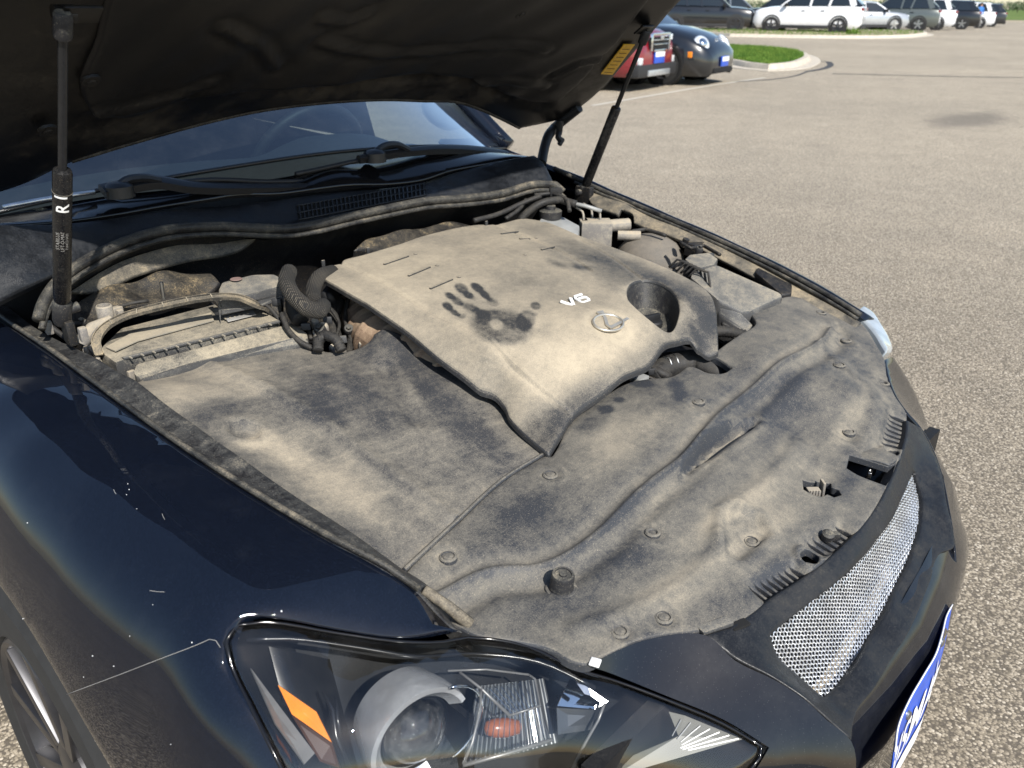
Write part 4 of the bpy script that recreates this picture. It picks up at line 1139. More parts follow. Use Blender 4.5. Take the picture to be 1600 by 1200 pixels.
# vacuum dome / strut tower
q = Z(1015,405,.80)
MB().lathe([(.090,-.06),(.088,-.01),(.080,.022),(.062,.045),(.035,.057),(0,.060)], q, (0,0,1), 26, sx=1.0).build('strut_tower', M['greybrown'], car, True)
mb = MB()
for k in range(6):
    p0 = Z(1045+6*k, 418+3*k, .85); mb.tube(lerp([p0, p0+A(-.012,.012,.018), p0+A(-.02,.035,.014), p0+A(-.012,.05,-.02)], .01), .0026, 6)
mb.build('cable_bundle', M['hose'], car, True)
MB().box(Z(1086,388,.84), (.05,.03,.03), None, .003).lathe([(.008,0),(.008,.02),(0,.02)], Z(1068,385,.855), (0,.3,1), 10).build('connector', M['bay'], car, True, 40)
# air filter box
abx = qp(ZL([(1078,432,.852),(1082,424,.856),(1120,412,.862),(1223,458,.812),(1222,463,.808),(1175,484,.802),(1160,488,.800),(1120,466,.825)]), .05, 'air_box', M['greybox'], car, .008)
qp(ZL([(1070,404,.868),(1078,397,.870),(1108,394,.868),(1122,404,.862),(1116,413,.860),(1086,420,.858)]), .05, 'air_box_inlet', M['greybox'], abx, .005)
qp(ZL([(1120,467,.822),(1160,489,.798),(1180,510,.775),(1165,520,.77),(1122,492,.79)]), .05, 'air_box_side', M['greybox'], abx, .006)
qp(ZL([(1180,425,.822),(1184,417,.826),(1238,444,.805),(1237,458,.798),(1222,460,.798)]), .03, 'rail_bracket', M['bay'], car, .004)
hose('flexible_duct', [Z(1112,518,.775), Z(1135,518,.775), Z(1170,526,.77)], .0115, M['hose'], .10, .007)
# radiator hose and clamp under the front edge of the engine cover
rh = hose('radiator_hose', [Z(1015,590,.735), Z(1050,572,.745), Z(1085,566,.748), Z(1115,582,.735), Z(1130,600,.71)], .026, M['hose'], n=20)
mb = MB()
for (a, b) in ((1036,572),(1047,570)):
    c = Z(a, b, .745); 
    mb.tube([c+.0275*(math.cos(t)*A(.15,.2,.97)+math.sin(t)*nrm(A(.35,.93,0))) for t in np.linspace(0, 2*math.pi, 21)[:-1]], .0016, 6, closed=True)
mb.box(Z(1040,560,.765), (.012,.012,.01), None, .001).build('hose_clamp', M['steel'], rh, True, 40)
hose('bypass_hose', [Z(1012,572,.755), Z(1030,582,.75), Z(1046,590,.74)], .009, M['hose'])
MB().box(Z(1000,592,.752), (.03,.02,.01), None, .002).build('white_fitting', M['resv'], car, True, 40)

# ---- cowl: rubber seal, panel, vent, wipers
sealP = [Y(*a) for a in [(60,500,-1.20),(66,478,-1.215),(84,447,-1.235),(109,424,-1.25),(150,399,-1.27),(195,378,-1.29),(262,359,-1.30),(337,354,-1.30),(450,357,-1.275),(487,352,-1.265),(544,339,-1.255),(600,327,-1.25),(669,314,-1.235),(725,310,-1.215),(781,303,-1.20),(837,288,-1.19),(868,289,-1.175),(880,300,-1.155)]]
SP = lerp(sealP, .015)
seal = MB().tube(SP, .0095, 12).build('cowl_seal', M['rubber'], car, True)
MB().tube([p+A(0,.006,-.014) for p in SP], .0055, 8).build('seal_lip', M['rubber'], seal, True)
lipP = [Y(*a) for a in [(-60,352,-1.27),(0,350,-1.29),(90,349,-1.32),(200,338,-1.35),(337,322,-1.36),(439,311,-1.345),(520,300,-1.33),(600,294,-1.315),(663,286,-1.305),(710,270,-1.31),(770,254,-1.29),(834,242,-1.275),(846,250,-1.25)]]
cowl = panel('cowl_panel', [p+A(0,-.004,.004) for p in sealP[3:-1]]+lipP[::-1]+[Y(-60,500,-1.24), Y(0,470,-1.235), Y(60,440,-1.235)], [], M['cowl'], car, n=(0,.62,.78), step=.02, thick=.01, er=.004, lam=5e-4, sharp=35)
# painted upper cowl between lip and glass
glassB = [A(.74,-1.50,1.005), A(.62,-1.47,1.03), A(.45,-1.43,1.05), A(.25,-1.39,1.065), A(0,-1.375,1.07), A(-.25,-1.39,1.055), A(-.45,-1.43,1.03), A(-.62,-1.48,1.0), A(-.72,-1.53,.985)]
topc = panel('cowl_top', [p+A(0,-.003,.002) for p in lipP]+[A(-.72,-1.40,.965)]+[p+A(0,.008,-.002) for p in glassB[::-1]], [], M['gloss'], car, n=(0,.3,.95), step=.03, thick=.006, er=.003, lam=2e-2, sharp=35)
# vent with two rows of slats
def cw(px, py, lift=0.0): return surf('cowl_panel', px, py, lift)
TLv, TRv, BLv, BRv = (463,323), (664,288), (466,345), (665,306)
def vp(u, v, lift=0.0):
    a = A(*TLv)*(1-u)+A(*TRv)*u; b = A(*BLv)*(1-u)+A(*BRv)*u; c = a*(1-v)+b*v
    return cw(c[0], c[1], lift)
nv = PANELS['cowl_panel'][1][2]
V = [vp(u, v, .0012) for v in (0, 1) for u in np.linspace(0, 1, 9)]
MB().add(V, [(i, 9+i, 10+i, i+1) for i in range(8)]).build('vent_opening', M['under'], cowl)
for v0, v1 in ((.04,.46),(.54,.96)):
    for k in range(31):
        u = (k+.5)/31
        p, q = vp(u, v0, .003), vp(u, v1, .003)
        MB().box((p+q)/2, (np.linalg.norm(q-p), .0028, .004), (q-p, np.cross(nv, q-p), nv)).build('slat', M['cowl'], cowl)
for v in (0.0, .5, 1.0):
    MB().tube([vp(u, v, .003) for u in np.linspace(0, 1, 12)], .0022, 6).build('vent_bar', M['cowl'], cowl, True)
# firewall behind the engine
fw = []
fwT = [p+A(0,-.012,-.02) for p in sealP[3:-1]]
fwB = [A(p[0], -1.36, .70) for p in fwT]
panel('firewall', fwT+fwB[::-1], [A(.50,-1.36,.90), A(.35,-1.37,.89), A(.2,-1.37,.88), A(0,-1.36,.86), A(-.3,-1.34,.86), A(.5,-1.35,.82), A(.3,-1.345,.80)], M['bay'], car, n=(0,.9,.35), step=.02, thick=.004, er=.002, lam=5e-4,
      feat=lambda P: .012*np.exp(-((P[:, 2]-.905)/.012)**2)*sstep(.1,.3,P[:, 0])+.01*np.sin(P[:, 0]*40)*sstep(.2,.35,P[:, 0])*.5)
# shelf and brackets under the seal on the right, lit by the sun
panel('cowl_shelf', [Y(*a) for a in [(110,455,-1.27),(195,405,-1.31),(262,385,-1.325),(337,378,-1.33),(400,372,-1.32),(380,388,-1.315),(300,405,-1.31),(220,428,-1.30),(150,455,-1.27)]], [], M['bay2'], car, n=(0,.5,.8), step=.015, thick=.004, er=.002, lam=1e-3)
panel('tower_brace', [Y(*a) for a in [(120,470,-1.255),(165,448,-1.28),(230,432,-1.29),(290,420,-1.295),(330,428,-1.28),(345,446,-1.25),(300,470,-1.225),(220,480,-1.22),(180,492,-1.205),(110,510,-1.20)]], [Y(230,450,-1.26), Y(290,440,-1.265)], M['bay'], car, n=(.1,.5,.8), step=.012, thick=.02, er=.006, lam=5e-3,
      feat=lambda P: .007*np.sin(P[:, 0]*60)+.004*np.sin(P[:, 0]*23+P[:, 1]*90))
MB().lathe([(.0035,-.03),(.0035,.026),(0,.027)], Y(255,462,-1.235), (0,.05,1), 8).build('stud', M['steel'], car, True, 40)
# heat shield behind the cover
panel('rear_shield', [Y(*a) for a in [(553,388,-1.215),(575,372,-1.235),(620,358,-1.24),(680,349,-1.24),(720,346,-1.235),(745,352,-1.215),(680,372,-1.20),(600,392,-1.205)]], [Y(650,362,-1.235)], M['bay'], car, n=(0,.3,.95), step=.012, thick=.05, er=.006, lam=1e-3, feat=lambda P: .003*np.sin(P[:, 0]*50)*np.sin(P[:, 1]*60))
# wipers
def wiper(name, arm, blade, piv, z0):
    o = MB()
    P = lerp(arm, .02); n = len(P)
    V = []; Fc = []
    for i, p in enumerate(P):
        t = nrm(P[min(i+1, n-1)]-P[max(i-1, 0)]); s_ = nrm(np.cross(t, A(0,.4,.9))); u_ = np.cross(s_, t); u_ = u_ if u_[2] > 0 else -u_
        w = .017-.009*i/n; h = .008
        for a, b in ((-w,-h),(w,-h),(w*.8,h*.6),(0,h),(-w*.8,h*.6)): V.append(p+s_*a+u_*b)
    for i in range(n-1):
        for k in range(5): Fc.append((i*5+k, i*5+(k+1) % 5, (i+1)*5+(k+1) % 5, (i+1)*5+k))
    Fc += [tuple(range(5)), tuple((n-1)*5+k for k in range(5))]
    o.add(V, Fc)
    w_ = o.build(name, M['satin'], car, True, 40)
    MB().tube(lerp(blade, .02), .005, 6).build('wiper_blade', M['black'], w_, True)
    MB().tube(lerp(piv, .01), .008, 8).lathe([(.026,-.014),(.025,.006),(.018,.012),(0,.014)], piv[0]+A(0,0,-.004), n=18).build('pivot_cap', M['satin'], w_, True, 40)
    return w_
wiper('wiper_arm', [Y(*a) for a in [(160,298,-1.37),(205,288,-1.37),(250,283,-1.37),(290,290,-1.365),(400,293,-1.36),(500,291,-1.35),(592,283,-1.34)]],
      [Y(*a) for a in [(255,288,-1.375),(330,281,-1.375),(420,284,-1.37),(590,276,-1.35)]], [Y(*a) for a in [(185,292,-1.365),(195,283,-1.365),(225,278,-1.365),(250,282,-1.365)]], 0)
wiper('wiper_arm', [Y(*a) for a in [(792,241,-1.39),(740,234,-1.385),(690,232,-1.375),(640,236,-1.365),(600,241,-1.36),(560,248,-1.355)]],
      [Y(*a) for a in [(462,272,-1.355),(500,264,-1.36),(560,251,-1.36),(640,240,-1.37),(760,242,-1.39)]], [Y(*a) for a in [(585,240,-1.355),(598,229,-1.36),(620,226,-1.36),(638,234,-1.36)]], 0)
# windshield, dashboard, steering wheel
wsT = [A(-.58,-2.10,1.40), A(-.3,-2.06,1.425), A(0,-2.05,1.43), A(.3,-2.06,1.425), A(.58,-2.10,1.40)]
ws = panel('windshield', glassB+wsT, [A(0,-1.7,1.265), A(.3,-1.72,1.25), A(-.3,-1.72,1.25)], M['wsglass'], car, n=(0,.5,.86), step=.05, thick=.003, er=0, lam=1e-4)
MB().tube(lerp([glassB[-1]+A(-.02,0,.005), A(-.655,-1.8,1.22), wsT[0]+A(-.02,0,0)], .05), .026, 8).build('pillar', M['paint'], car, True)
MB().tube(lerp([glassB[0]+A(.02,0,.005), A(.675,-1.8,1.22), wsT[-1]+A(.02,0,0)], .05), .026, 8).build('pillar', M['paint'], car, True)
MB().tube(lerp([p+A(0,.006,.004) for p in glassB], .03), .004, 6).build('glass_trim', M['satin'], car, True)
MB().tube(lerp([Y(5,324,-1.415), Y(60,313,-1.42), Y(148,300,-1.42)], .03), .0045, 6).build('pillar_foot_glint', M['silver'], car, True)  # silver tube added for the bright sunlit foot of the pillar
panel('dashboard', [A(.72,-1.55,.96), A(.4,-1.46,.99), A(0,-1.43,1.0), A(-.4,-1.46,.99), A(-.72,-1.55,.96), A(-.72,-1.95,.96), A(-.2,-1.97,.97), A(.72,-1.95,.96)], [A(.3,-1.85,.995), A(-.1,-1.85,.99)], M['interior'], car, step=.03, thick=.20, er=.02, lam=1e-4,
      feat=lambda P: .055*np.exp(-((P[:, 0]+.37)/.17)**4)*np.exp(-((P[:, 1]+1.86)/.12)**4))
swc = A(-.37,-2.02,.93); sn = nrm(A(0,-.88,.47)); s1 = A(1.,0,0); s2 = np.cross(sn, s1)
sw = MB().tube([swc+.185*(math.cos(a)*s1+math.sin(a)*s2) for a in np.linspace(0, 2*math.pi, 33)[:-1]], .0155, 10, closed=True).build('steering_wheel', M['black'], car, True)
MB().box(swc, (.33,.035,.03), (s1, s2, sn), .01).lathe([(.075,-.03),(.07,.02),(.04,.035),(0,.04)], swc, sn, 20).build('wheel_hub', M['black'], sw, True, 40)
for sx in (-.37, .37):
    MB().box((sx,-2.75,.80), (.50,.16,.62), (A(1,0,0), A(0,1,.25), A(0,-.25,1)), .05).box((sx,-2.83,1.19), (.25,.11,.18), None, .04).build('seat', M['interior'], car, True)
# ---- the cabin and tail of the car behind the windshield
def loft(secs, mat, name, parent, smooth=True, cap=True):
    n = len(secs[0]); V = [p for s in secs for p in s]; Fc = []
    for i in range(len(secs)-1):
        for k in range(n-1): Fc.append((i*n+k, (i+1)*n+k, (i+1)*n+k+1, i*n+k+1))
    if cap: Fc += [tuple(range(n)), tuple(reversed([(len(secs)-1)*n+k for k in range(n)]))]
    o = MB().add(V, Fc).build(name, mat, parent, smooth, 50)
    bm = bmesh.new(); bm.from_mesh(o.data); bmesh.ops.recalc_face_normals(bm, faces=bm.faces[:]); bm.to_mesh(o.data); bm.free()
    return o
secs = []
for (y, z, w) in [(-2.05,1.44,.56),(-2.4,1.455,.57),(-2.9,1.44,.56),(-3.4,1.36,.54),(-3.75,1.22,.52)]:
    secs.append([A(-w-.05,y,z-.05), A(-w,y,z-.015), A(-w*.6,y,z+.006), A(0,y,z+.012), A(w*.6,y,z+.006), A(w,y,z-.015), A(w+.05,y,z-.05)])
loft(secs, M['paint'], 'roof', car)
for s_ in (1, -1):
    secs = []
    for (y, zt) in [(-1.805,.92),(-2.3,.94),(-2.9,.955),(-3.5,.97),(-4.1,.97),(-4.42,.93)]:
        k = 1.0 if y > -4 else .93
        secs.append([A(s_*.70*k,y,zt), A(s_*.80*k,y,zt-.02), A(s_*.87*k,y,zt-.12), A(s_*.90*k,y,.62), A(s_*.895*k,y,.42), A(s_*.86*k,y,.24), A(s_*.70*k,y,.22)])
    loft(secs, M['paint'], 'door_side', car)
    secs = [[A(s_*.70,y,zt), A(s_*.575,y,zr)] for (y, zt, zr) in [(-2.1,.95,1.39),(-2.6,.95,1.40),(-3.2,.96,1.37),(-3.7,.97,1.2)]]
    loft(secs, M['carglass'], 'side_window', car, cap=False)
panel('boot_lid', [A(-.68,-3.75,1.0), A(.68,-3.75,1.0), A(.66,-4.4,.96), A(-.66,-4.4,.96)], [A(0,-4.1,1.03)], M['paint'], car, step=.08, thick=.3, er=.03)
MB().box((0,-3.0,.50), (1.5,2.6,.5)).build('floor_pan', M['under'], car)
mr = MB().lathe([(.001,-.06),(.05,-.055),(.075,-.03),(.085,.01),(.07,.04),(0,.05)], (-.93,-1.98,1.06), (.1,1,.05), 18, sx=1.35, ref=(1,0,0)).build('mirror', M['c_silver'], car, True)
mr = MB().lathe([(.001,-.06),(.05,-.055),(.075,-.03),(.085,.01),(.07,.04),(0,.05)], (.98,-1.98,1.06), (-.1,1,.05), 18, sx=1.35, ref=(1,0,0)).build('mirror', M['paint'], car, True)

# ---- bonnet, propped open
HA = math.radians(35.5)
ht = A(0, math.cos(HA), math.sin(HA)); hn = A(0, math.sin(HA), -math.cos(HA))       # along the bonnet, and out of its underside
H0 = A(0, -1.335, 1.083)
def crown(x): return .070*(1-np.clip(abs(x)/.70, 0, 1.15)**2)
def HD(px, py, lift=0.0):
    x = 0.0
    for _ in range(12):
        p = PL(px, py, H0-hn*(crown(x)-lift), hn); x = p[0]
    return p
def HP(x, v, lift=0.0): return H0+A(x,0,0)+ht*v-hn*(crown(x)-lift)
rearH = [HD(*a) for a in [(30,292),(112,255),(225,221),(319,195),(394,178),(487,165),(600,158),(665,160),(710,161),(744,171),(781,187),(811,202)]]
leftH = [HD(*a) for a in [(845,195),(879,186),(912,165),(942,139),(987,88),(1025,46),(1062,4)]]
vL = (leftH[-1]-H0)@ht
hoodO = leftH+[HP(-.66, .62), HP(-.63, .85), HP(-.58, 1.05), HP(-.45, 1.16), HP(-.2, 1.22), HP(0, 1.235), HP(.2, 1.22), HP(.45, 1.16), HP(.60, 1.05), HP(.67, .85), HP(.71, .62)]+[A(-p[0]+.07, p[1], p[2]) for p in leftH[::-1]]
hoodO += rearH
gridc = [HP(x, v) for x in (-.5,-.25,0,.25,.5) for v in (.15,.4,.7,1.0)]
bead = [HD(*a) for a in [(139,165),(175,168),(225,159),(280,144),(330,126)]]
bead2 = [HD(*a) for a in [(500,140),(560,130),(631,123),(710,124),(762,138),(800,156),(856,164)]]
bead3 = [HD(*a) for a in [(500,55),(530,70),(600,78),(680,75),(760,62),(820,60)]]
def hoodf(P):
    q = np.stack([P[:, 0], (P-H0)@ht], 1)
    dz = np.zeros(len(P))
    for b, w, h in ((bead, .008, .007), (bead2, .010, -.012)):
        d, s = pdist(q, [(p[0], (p-H0)@ht) for p in b], False); dz += h*np.exp(-(d/w)**2)
    return dz
hood = panel('bonnet', hoodO, gridc, M['hoodin'], car, n=hn, step=.018, thick=.022, er=.006, feat=hoodf, lam=1e-4, down=-hn)
hs = panel('bonnet_skin', [p-hn*.024 for p in hoodO], [p-hn*.028 for p in gridc], M['paint'], hood, n=-hn, step=.05, thick=.003, er=.004, lam=1e-4)
# insulation pad with stitched beads
padO = [HD(*a) for a in [(125,128),(145,172),(170,180),(225,172),(300,152),(400,138),(500,128),(631,115),(710,115),(765,131),(805,150),(850,158),(872,158),(905,125),(945,80),(985,28),(1004,0)]]
padO += [HP(-.50,.80), HP(-.44,1.02), HP(0,1.1), HP(.44,1.02), HP(.50,.80), HD(172,-10), HD(150,60)]
rib1 = [[HD(*a) for a in L] for L in ([(140,168),(190,166),(260,150),(330,126)], [(60,40),(120,40)], [(500,62),(560,76),(640,80),(720,72),(800,64),(850,70)], [(700,128),(790,120),(850,132)], [(340,30),(400,60),(430,100)], [(860,115),(900,95),(935,90)], [(500,20),(540,30),(575,15)])]
def padf(P):
    q = np.stack([P[:, 0], (P-H0)@ht], 1); dz = np.zeros(len(P))
    for L in rib1:
        d, s = pdist(q, [(p[0], (p-H0)@ht) for p in L], False); dz += .006*np.exp(-(d/.009)**2)-.004*np.exp(-((d-.02)/.008)**2)
    dz += .004*np.sin(q[:, 0]*14)*np.sin(q[:, 1]*11)+.0015*np.sin(q[:, 0]*47+q[:, 1]*31)
    return dz
pad = panel('insulation_pad', [p+hn*.010 for p in padO], [p+hn*.013 for p in gridc], M['felt'], hood, n=hn, step=.012, thick=.010, er=.008, feat=padf, lam=1e-4,
            dust=lambda P: ell(P, [(250,160,120,16,-8,.55),(420,135,110,10,-10,.7),(560,20,70,60,0,.08),(840,100,60,40,-20,.35),(680,60,80,30,0,.15),(560,60,160,10,3,.3)], .7)+sum(.55*np.exp(-(pdist(np.stack([P[:, 0], (P-H0)@ht], 1), [(p[0], (p-H0)@ht) for p in L], False)[0]/.007)**2) for L in rib1))
for (a, b) in [(475,8),(815,22),(75,205),(143,128)]:
    p = HD(a, b, .011); MB().lathe([(.015,-.003),(.014,.001),(.010,.002),(.007,.001),(.005,.003),(0,.003)], p, hn, 18).build('pad_clip', M['felt'], hood, True, 40)
# yellow sticker on the frame
S_ = [HD(*a, .0075) for a in [(939,116),(957,117),(992,70),(975,70)]]
stk = MB().add([*S_, *[p-hn*.002 for p in S_]], [(0,1,2,3),(7,6,5,4),(0,4,5,1),(1,5,6,2),(2,6,7,3),(3,7,4,0)]).build('sticker', M['yellow'], hood)
mb = MB()
for k in range(7):
    u = .08+.13*k; p0 = S_[0]*(1-u)+S_[3]*u; p1 = S_[1]*(1-u)+S_[2]*u
    mb.tube([p0*.85+p1*.15+hn*.0006, p0*.2+p1*.8+hn*.0006], .0006, 4)
mb.build('sticker_print', M['darkclip'], stk)
# front seal and hem along the rear edge
MB().tube([p-hn*.004+ht*.004 for p in spline([A(*p) for p in rearH[1:]], .03, False)], .006, 8).build('rear_hem', M['rubber'], hood, True)
# prop brackets
for s_ in (1, -1):
    tp = HD(100, 22, .012) if s_ > 0 else HD(1010, 46, .012)
    MB().box(tp+hn*.0+A(-.018*s_,.006,0), (.045,.03,.005), (A(1,0,0), ht, hn), .002).lathe([(.011,-.012),(.011,.012),(0,.013)], tp, A(s_,0,0), 14).build('prop_bracket', M['hoodin'], hood, True, 40)
# hinge on the left
hg = MB().tube(lerp([HD(905,168,.004), HD(880,188,.006), HD(866,200,.006), Y(856,214,-1.32), Y(850,234,-1.30), Y(846,256,-1.27)], .012), .0135, 10).tube(lerp([HD(876,188,.012), Y(874,206,-1.31), Y(872,214,-1.305), Y(878,222,-1.30)], .008), .0085, 8).tube([Y(874,226,-1.30), Y(879,217,-1.30)], .007, 8)
hg.build('bonnet_hinge', M['black'], car, True, 40)
# ---- gas struts
def strut(base, top, frac, side):
    d = nrm(top-base); L = np.linalg.norm(top-base)
    st_ = MB().lathe([(.0105,-.0),(.0125,.006),(.0125,L*frac-.006),(.0115,L*frac-.002),(.0068,L*frac),(.0,L*frac)], base+d*.022, d, 22).build('gas_strut', M['gloss2'], car, True, 40)
    MB().lathe([(.0056,0),(.0056,L*(1-frac)-.045),(.0,L*(1-frac)-.045)], base+d*(.022+L*frac), d, 14).build('piston_rod', M['satin'], st_, True, 40)
    MB().lathe([(.010,0),(.011,.004),(.011,.028),(.009,.032),(0,.032)], top-d*.028, d, 14).build('ball_socket', M['darkclip'], st_, True, 40)
    MB().lathe([(.012,-.022),(.0135,-.016),(.0135,.018),(.010,.023),(0,.024)], base, d, 16).lathe([(.008,0),(.008,.025),(0,.027)], base, (-side,0,.1), 12).build('ball_socket', M['darkclip'], st_, True, 40)
    return st_, d, L
sb = X(97,487,.672); stp = HD(98,24,.02)
stR, dR, LR = strut(sb, stp, .50, 1)
stL, dL, LL = strut(X(911,300,-.668), HD(1010,50,.02), .52, -1)
MB().box(X(108,518,.668), (.034,.014,.04), (A(.1,1,0), A(1,0,0), A(0,0,1)), .004).build('strut_bracket', M['bay'], car, True, 40)
for q_ in (X(130,522,.664), X(76,512,.668)): MB().box(q_, (.014,.012,.022), (A(.1,1,0), A(1,0,0), A(0,0,1)), .003).build('bracket_lug', M['alum'], car, True, 40)
MB().box(X(913,306,-.664), (.02,.05,.05), None, .004).build('strut_bracket', M['bay'], car, True, 40)
# lettering on the right strut, curved round the tube
def letters(text, size, base, d, along, rad, ang0, mat, parent, name):
    cu = bpy.data.curves.new('t', 'FONT'); cu.body = text; cu.size = size; cu.extrude = 0.0; cu.offset = .0004 if size > .01 else 0; cu.align_x = 'CENTER'; cu.align_y = 'CENTER'
    to = bpy.data.objects.new('t', cu); COL.objects.link(to); bpy.context.view_layer.update()
    dg = bpy.context.evaluated_depsgraph_get(); me = bpy.data.meshes.new_from_object(to.evaluated_get(dg))
    bm = bmesh.new(); bm.from_mesh(me); bmesh.ops.triangulate(bm, faces=bm.faces[:])
    for _ in range(2 if size > .01 else 0): bmesh.ops.subdivide_edges(bm, edges=[e for e in bm.edges if e.calc_length() > .0025], cuts=2, use_grid_fill=True); bmesh.ops.triangulate(bm, faces=bm.faces[:])
    bm.verts.index_update(); V = [tuple(v.co) for v in bm.verts]; F_ = [tuple(v.index for v in f.verts) for f in bm.faces]; bm.free()
    bpy.data.objects.remove(to); bpy.data.curves.remove(cu); bpy.data.meshes.remove(me)
    toC = nrm(CAM-base); e_n = nrm(toC-d*(toC@d)); e_s = np.cross(e_n, d)
    out = []
    for (x, y, z) in V:
        a = ang0+(-y)/rad       # glyph height wraps round the tube, glyph run goes along it
        out.append(base+d*(along+x)+rad*(math.cos(a)*e_n-math.sin(a)*e_s))
    return mesh_obj(name, out, F_, mat, parent, False)
toC_ = 0
letters('R', .024, sb+dR*.022, dR, LR*.5-.056, .0128, .1, M['white'], stR, 'letter')
letters('I', .024, sb+dR*.022, dR, LR*.5-.038, .0128, -.1, M['white'], stR, 'letter')
letters('STABILUS', .0072, sb+dR*.022, dR, LR*.5-.112, .0128, -.45, M['greyprint'], stR, 'print')
letters('LIFT-O-MAT', .0066, sb+dR*.022, dR, LR*.5-.112, .0128, .05, M['greyprint'], stR, 'print')
letters('7164CD 0420', .005, sb+dR*.022, dR, LR*.5-.112, .0128, .5, M['greyprint'], stR, 'print')
MB().tube([sb+dR*(.022+LR*.5-.035)+.0126*(math.cos(a)*nrm(np.cross(dR, A(1,0,0)))+math.sin(a)*np.cross(dR, nrm(np.cross(dR, A(1,0,0))))) for a in np.linspace(0, 2*math.pi, 25)[:-1]], .0007, 5, closed=True).build('strut_groove', M['darkclip'], stR, True)
# ---- nose of the car: grille surround, mesh, bumper, headlights, plate, wheels
def mirror(o, parent=None):
    me = o.data.copy(); n = len(me.vertices); co = np.empty(n*3, np.float32); me.vertices.foreach_get('co', co); co = co.reshape(-1, 3); co[:, 0] *= -1
    me.vertices.foreach_set('co', co.ravel()); me.flip_normals(); me.update()
    c = bpy.data.objects.new(o.name.split('.')[0], me)
    return link(c, parent or o.parent)
topE = [(1418,656,.70),(1417,678,.694),(1412,700,.691),(1402,730,.687),(1387,762,.685),(1367,797,.683),(1340,832,.682),(1310,860,.682),(1280,885,.682),(1245,910,.682),(1210,932,.683),(1175,960,.685),(1150,975,.687),(1104,992,.690)]
surO = ZL(topE+[(1150,1029,.672),(1211,1060,.655),(1259,1091,.640),(1294,1122,.624),(1332,1156,.604),(1339,1119,.600),(1369,1075,.594),(1412,1005,.590),(1440,948,.590),(1456,905,.590),(1470,866,.593),(1493,853,.588),(1487,812,.606),(1476,755,.628),(1461,708,.648),(1440,668,.672)])
holeG = ZL([(1206,994,.663),(1217,1026,.645),(1250,1056,.625),(1289,1090,.604),(1308,1074,.602),(1364,987,.600),(1400,918,.602),(1428,855,.606),(1440,807,.616),(1437,765,.632),(1429,738,.648),(1412,776,.652),(1397,810,.655),(1360,860,.659),(1325,897,.661),(1290,925,.662),(1245,960,.663)])
gc = np.mean(np.array(holeG), 0)
sur = panel('grille_surround', surO, [], M['surround'], car, n=(0,.72,.70), step=.010, thick=.02, er=.003, holes=[holeG], holes_er=.004, lam=2e-4, edge_ctrl=surO+holeG)
gn = nrm((0,.72,.70))
back = panel('grille_backing', [p-gn*.045+A((p-gc)[0]*.05,0,0) for p in holeG], [], M['under'], sur, n=gn, step=.03, thick=.002, er=0, lam=1e-3)
# expanded metal mesh
u_ = A(1.,0,0); v_ = np.cross(gn, u_)
HL2 = np.array([[p@u_, p@v_] for p in spline(holeG, .006)]); HW = [p@gn for p in holeG]
tg = TPS(np.array([[p@u_, p@v_] for p in holeG]), np.array(HW), 2e-4)
gctr = HL2.mean(0); HLb = gctr+(HL2-gctr)*1.03
mb = MB(); CW, CH = .0105, .0058
lo = HLb.min(0); hi = HLb.max(0)
for sgn in (1, -1):
    sl = sgn*CH/CW
    span = (hi[0]-lo[0])*CH/CW
    k0 = int((lo[1]-span)/CH)-1; k1 = int((hi[1]+span)/CH)+2
    for k in range(k0, k1):
        us = np.arange(lo[0], hi[0], CW/6); vs = k*CH+sl*(us-lo[0])
        # hexagonal waist at each knot
        vs = vs+sgn*.0007*np.sin((us-lo[0])/CW*4*math.pi)*-1
        Q = np.stack([us, vs], 1); ins = inpoly(Q, HLb); run = []
        W_ = tg(Q)-.006
        for i in range(len(Q)+1):
            if i < len(Q) and ins[i]: run.append(u_*Q[i, 0]+v_*Q[i, 1]+gn*(W_[i]+.0008*sgn*math.sin(us[i]/CW*2*math.pi)))
            else:
                if len(run) > 1: mb.tube(run, .00085, 4)
                run = []
mesh_ = mb.build('grille_mesh', M['meshwire'], sur, False); mesh_['kind'] = 'stuff'
# corner of the bumper beside the headlight
cO = ZL([(922,1040,.698),(940,1029,.697),(1012,999,.694),(1103,994,.689),(1149,1032,.671),(1210,1063,.654),(1258,1094,.639),(1293,1125,.623),(1331,1158,.603),(1338,1200,.575),(1322,1260,.535),(1240,1290,.50),(1150,1240,.545),(1188,1196,.578),(1202,1168,.594),(1132,1125,.62),(1048,1089,.646),(955,1054,.672)])
cor = panel('bumper_corner', cO, [], M['dpaint'], car, n=(.2,.7,.68), step=.015, thick=.004, er=0, lam=4e-3)
corL = panel('bumper_corner', ZL([(1384,563,.735),(1388,589,.725),(1401,621,.711),(1416,643,.700),(1441,669,.670),(1462,709,.646),(1477,756,.626),(1488,813,.604),(1494,856,.584),(1497,905,.54)])+[A(-.30,-.055,.45),A(-.45,-.09,.45),A(-.60,-.17,.50)]+ZL([(1430,612,.66),(1412,580,.695),(1396,556,.722)]), [], M['dpaint'], car, n=(-.3,.6,.70), step=.015, thick=.03, er=.004, lam=1e-3)

MB().box(Z(1117,978,.688), (.045,.014,.006), (Z(1150,968,.688)-Z(1100,985,.688), A(.3,.9,0), A(0,0,1)), .001).build('bumper_tab', M['greybox'], cor, True, 40)
MB().box(Z(1155,976,.684), (.026,.012,.003), (Z(1170,970,.688)-Z(1140,982,.688), A(.3,.9,0), A(0,0,1)), .0005).build('bumper_slot', M['under'], cor)
MB().box(Z(930,1035,.699), (.012,.012,.003), (A(1,.4,0), A(-.4,1,0), A(0,0,1)), .001).build('white_tab', M['white'], cor, True, 40)
